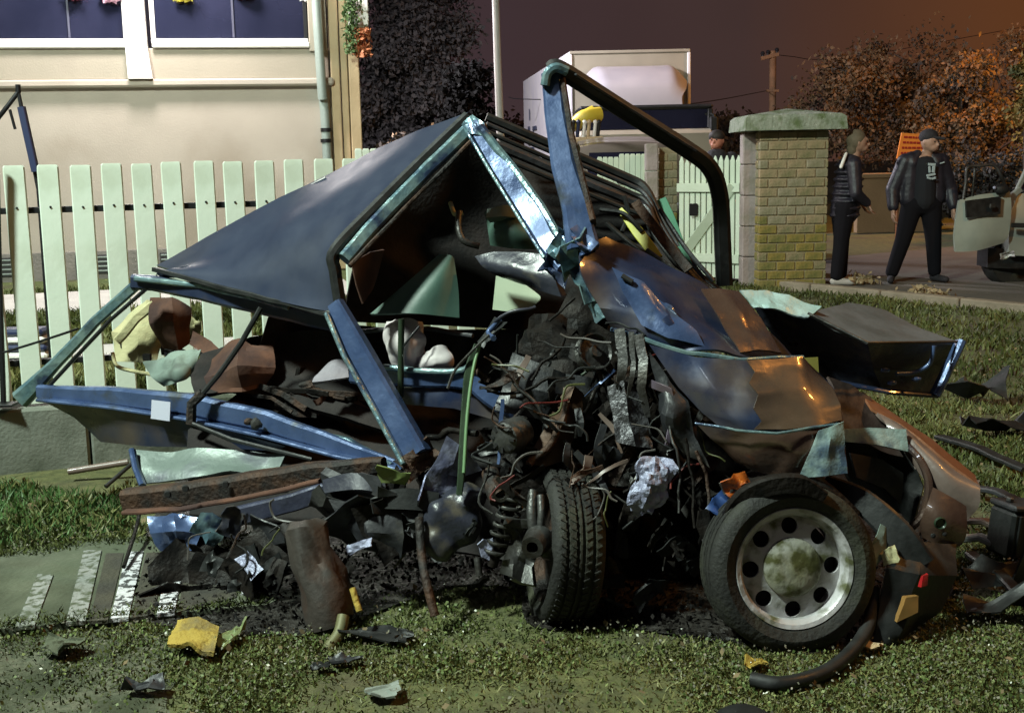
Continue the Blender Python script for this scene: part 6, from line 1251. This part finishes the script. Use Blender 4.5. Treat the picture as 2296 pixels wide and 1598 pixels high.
def grassmat(name, lo, mid, hi):
    m = bpy.data.materials.new(name); m.use_nodes = True; n = m.node_tree.nodes; l = m.node_tree.links; b = n['Principled BSDF']
    at_ = n.new('ShaderNodeAttribute'); at_.attribute_name = 'tint'
    rp = n.new('ShaderNodeValToRGB'); e_ = rp.color_ramp.elements
    e_[0].color = (*lo, 1); e_[1].color = (*hi, 1); q = e_.new(.5); q.color = (*mid, 1)
    l.new(at_.outputs['Fac'], rp.inputs[0]); l.new(rp.outputs[0], b.inputs['Base Color']); b.inputs['Roughness'].default_value = .55
    b.inputs['Specular IOR Level'].default_value = .3
    return m
def blades(name, x_, y_, h, wd, m_, seed, lean=.5, z=None, leafy=0.):
    r_ = np.random.RandomState(seed); n_ = len(x_)
    zz = np.array([gz(a, b) for a, b in zip(x_, y_)]) if z is None else np.full(n_, z)
    H = h*r_.uniform(.5, 1.4, n_); a = r_.uniform(0, 2*np.pi, n_); ln = np.abs(r_.normal(0, lean, n_)); b = r_.uniform(0, 2*np.pi, n_)
    base = np.stack([x_, y_, zz-.004], 1)
    tip = base+np.stack([np.cos(b)*ln*H, np.sin(b)*ln*H, H], 1)
    mid = base*.5+tip*.5+np.stack([0*H, 0*H, H*.12], 1)
    sd_ = np.stack([np.cos(a), np.sin(a), 0*a], 1)*(wd*r_.uniform(.6, 1.3, n_))[:, None]
    V = np.empty((n_*5, 3)); V[0::5] = base-sd_*.4; V[1::5] = base+sd_*.4; V[2::5] = mid+sd_*.55; V[3::5] = tip; V[4::5] = mid-sd_*.55
    me = bpy.data.meshes.new(name); me.vertices.add(n_*5); me.vertices.foreach_set('co', V.ravel())
    me.loops.add(n_*5); me.loops.foreach_set('vertex_index', np.arange(n_*5)); me.polygons.add(n_); me.polygons.foreach_set('loop_start', np.arange(n_)*5)
    me.update(calc_edges=True); me.materials.append(m_)
    t = np.clip(vnoise(x_, y_, 1.3, seed+1)*.75+vnoise(x_, y_, 5, seed+2)*.35+r_.normal(-.05, .16, n_), 0, 1)
    at_ = me.attributes.new('tint', 'FLOAT', 'POINT'); at_.data.foreach_set('value', np.repeat(t, 5))
    o = bpy.data.objects.new(name, me); C.objects.link(o); return o
GRM = grassmat('lawn_blades', (.036, .046, .012), (.080, .096, .025), (.19, .185, .07))
def lawn_sample(n_, Y0, Y1, seed):
    r_ = np.random.RandomState(seed); y_ = np.sqrt(r_.uniform(0, 1, n_)*(Y1**2-Y0**2)+Y0**2); x_ = r_.uniform(-.5, .5, n_)*y_*.98
    ok = ~inpoly(x_, y_, SHADEP) & ~inpoly(x_, y_, sl)
    ok &= ((x_-f0.x)*fnor.x+(y_-f0.y)*fnor.y < -.12) | (x_ > f0.x+fdir.x*2.4)
    ok &= ((x_-k0.x)*kn.x+(y_-k0.y)*kn.y < -.05)
    # worn, bare patches
    bare = vnoise(x_, y_, 1.1, 5)*.45+vnoise(x_, y_, 4, 6)*.4+vnoise(x_, y_, 14, 7)*.15
    leftworn = np.clip((-x_-.55)/.5, 0, 1)*np.clip((3.7-y_)/.4, 0, 1)
    soil = (y_ > 4.7) & (x_ < -1.0) & (bare > .38)
    keep = r_.uniform(0, 1, n_) < np.clip(1.15-1.05*np.clip((bare-.44)/.16, 0, 1)*.97-leftworn*.75, .12, 1)
    ok &= keep & ~soil
    return x_[ok], y_[ok]
gx, gy = lawn_sample(190000, 2.3, 4.3, 11)
g1_ = blades('grass', gx, gy, .017, .0048, GRM, 21, 1.1); tag(g1_, 'short patchy green grass of the lawn around the wreck', 'grass', kind='stuff')
gx, gy = lawn_sample(120000, 4.3, 7.5, 12)
g2_ = blades('grass', gx, gy, .040, .008, GRM, 22, .7); tag(g2_, 'green lawn grass beyond the wreck', 'grass', kind='stuff')
gx, gy = lawn_sample(90000, 7.5, 16, 13); ok = gx > 1.0; gx, gy = gx[ok], gy[ok]
g3_ = blades('grass', gx, gy, .05, .015, GRM, 23, .7); tag(g3_, 'far lawn grass running up to the kerb', 'grass', kind='stuff')
# clover leaves and pale bits in the near lawn
gx, gy = lawn_sample(26000, 2.3, 4.0, 14)
CLV = grassmat('clover_leaves', (.05, .075, .02), (.09, .13, .035), (.19, .22, .08))
cl_ = leafmesh('clover', [(a, b, gz(a, b)+.010+.012*random.random()) for a, b in zip(gx, gy)], .010, CLV, None, 51, .9, 1.2)
me = cl_.data; t = np.random.RandomState(3).uniform(0, 1, len(gx)); a_ = me.attributes.new('tint', 'FLOAT', 'POINT'); a_.data.foreach_set('value', np.repeat(t, 4))
tag(cl_, 'tiny clover leaves scattered through the near lawn', 'clover', kind='stuff')
# taller tufts by the plinth wall on the left
r_ = np.random.RandomState(5); n_ = 15000
tp_ = [gnd(*p) for p in ((-80, 1075), (290, 1120), (320, 1205), (150, 1218), (-80, 1250))]
bx_ = r_.uniform(-3.2, -1.0, n_); by_ = r_.uniform(3.6, 5.4, n_); ok = inpoly(bx_, by_, tp_); bx_, by_ = bx_[ok], by_[ok]
tf_ = blades('grass_tufts', bx_, by_, .042, .006, grassmat('lush_tuft', (.02, .045, .012), (.04, .095, .025), (.08, .15, .04)), 31, .7); tag(tf_, 'lush tufts of taller grass beside the plinth wall', 'grass', kind='stuff')
# grass creeping over the slab edge
ex, ey = [], []
for a, b in zip(sl, sl[1:]+sl[:1]):
    cin = sum(sl, Vector())/len(sl)
    for _ in range(int((b-a).length*1100)):
        p = a.lerp(b, random.random()); p = p+(cin-p).normalized()*abs(random.gauss(0, .045)); ex.append(p.x); ey.append(p.y)
eg = blades('grass', np.array(ex), np.array(ey), .018, .005, GRM, 36, 1.1, z=.027); tag(eg, 'grass creeping over the edges of the striped slab', 'grass', kind='stuff')
# yard grass behind the fence
n_ = 30000; s_ = r_.uniform(-1, 2.2, n_); d_ = r_.uniform(.15, 6.5, n_); d_ = np.where((d_ > 1.7) & (d_ < 2.4), .8, d_); d_ = np.where((d_ > 4.5) & (d_ < 6.3), 3.4, d_)
bx_ = f0.x+fdir.x*s_+fnor.x*d_; by_ = f0.y+fdir.y*s_+fnor.y*d_
yg = blades('grass', bx_, by_, .06, .012, GRM, 32, .6, z=PZ-.06); tag(yg, 'yard grass seen between the pickets', 'grass', kind='stuff')
# shattered glass and pale fragments
def bits(name, n_, Y0, Y1, size, m_, seed, label):
    gx, gy = lawn_sample(n_, Y0, Y1, seed)
    o = leafmesh(name, [(a, b, gz(a, b)+.03+.01*random.random()) for a, b in zip(gx, gy)], size, m_, None, seed, .7, .0); tag(o, label, 'fragments', kind='stuff')
bits('glass_fragments', 520, 2.3, 4.4, .009, mat('glass_crumb', (.55, .58, .52), .15, 0, (.7, .7, .6), 40), 61, 'pale crumbs of shattered glass sprinkled over the lawn')
bits('dead_leaves', 2600, 2.3, 9, .022, mat('dead_leaf_litter', (.12, .085, .04), .9, 0, (.2, .15, .08), 5), 63, 'brown bits of dead leaf scattered on the lawn')
bits('grit', 15000, 2.3, 4.6, .009, mat('soil_grit', (.10, .09, .065), .95, 0, (.2, .19, .14), 30), 64, 'gritty crumbs of soil and gravel in the worn lawn')
r_ = np.random.RandomState(8); bx_ = r_.uniform(-1.4, 1.9, 9000); by_ = r_.uniform(3.2, 4.4, 9000); ok = inpoly(bx_, by_, SHADEP); bx_, by_ = bx_[ok], by_[ok]
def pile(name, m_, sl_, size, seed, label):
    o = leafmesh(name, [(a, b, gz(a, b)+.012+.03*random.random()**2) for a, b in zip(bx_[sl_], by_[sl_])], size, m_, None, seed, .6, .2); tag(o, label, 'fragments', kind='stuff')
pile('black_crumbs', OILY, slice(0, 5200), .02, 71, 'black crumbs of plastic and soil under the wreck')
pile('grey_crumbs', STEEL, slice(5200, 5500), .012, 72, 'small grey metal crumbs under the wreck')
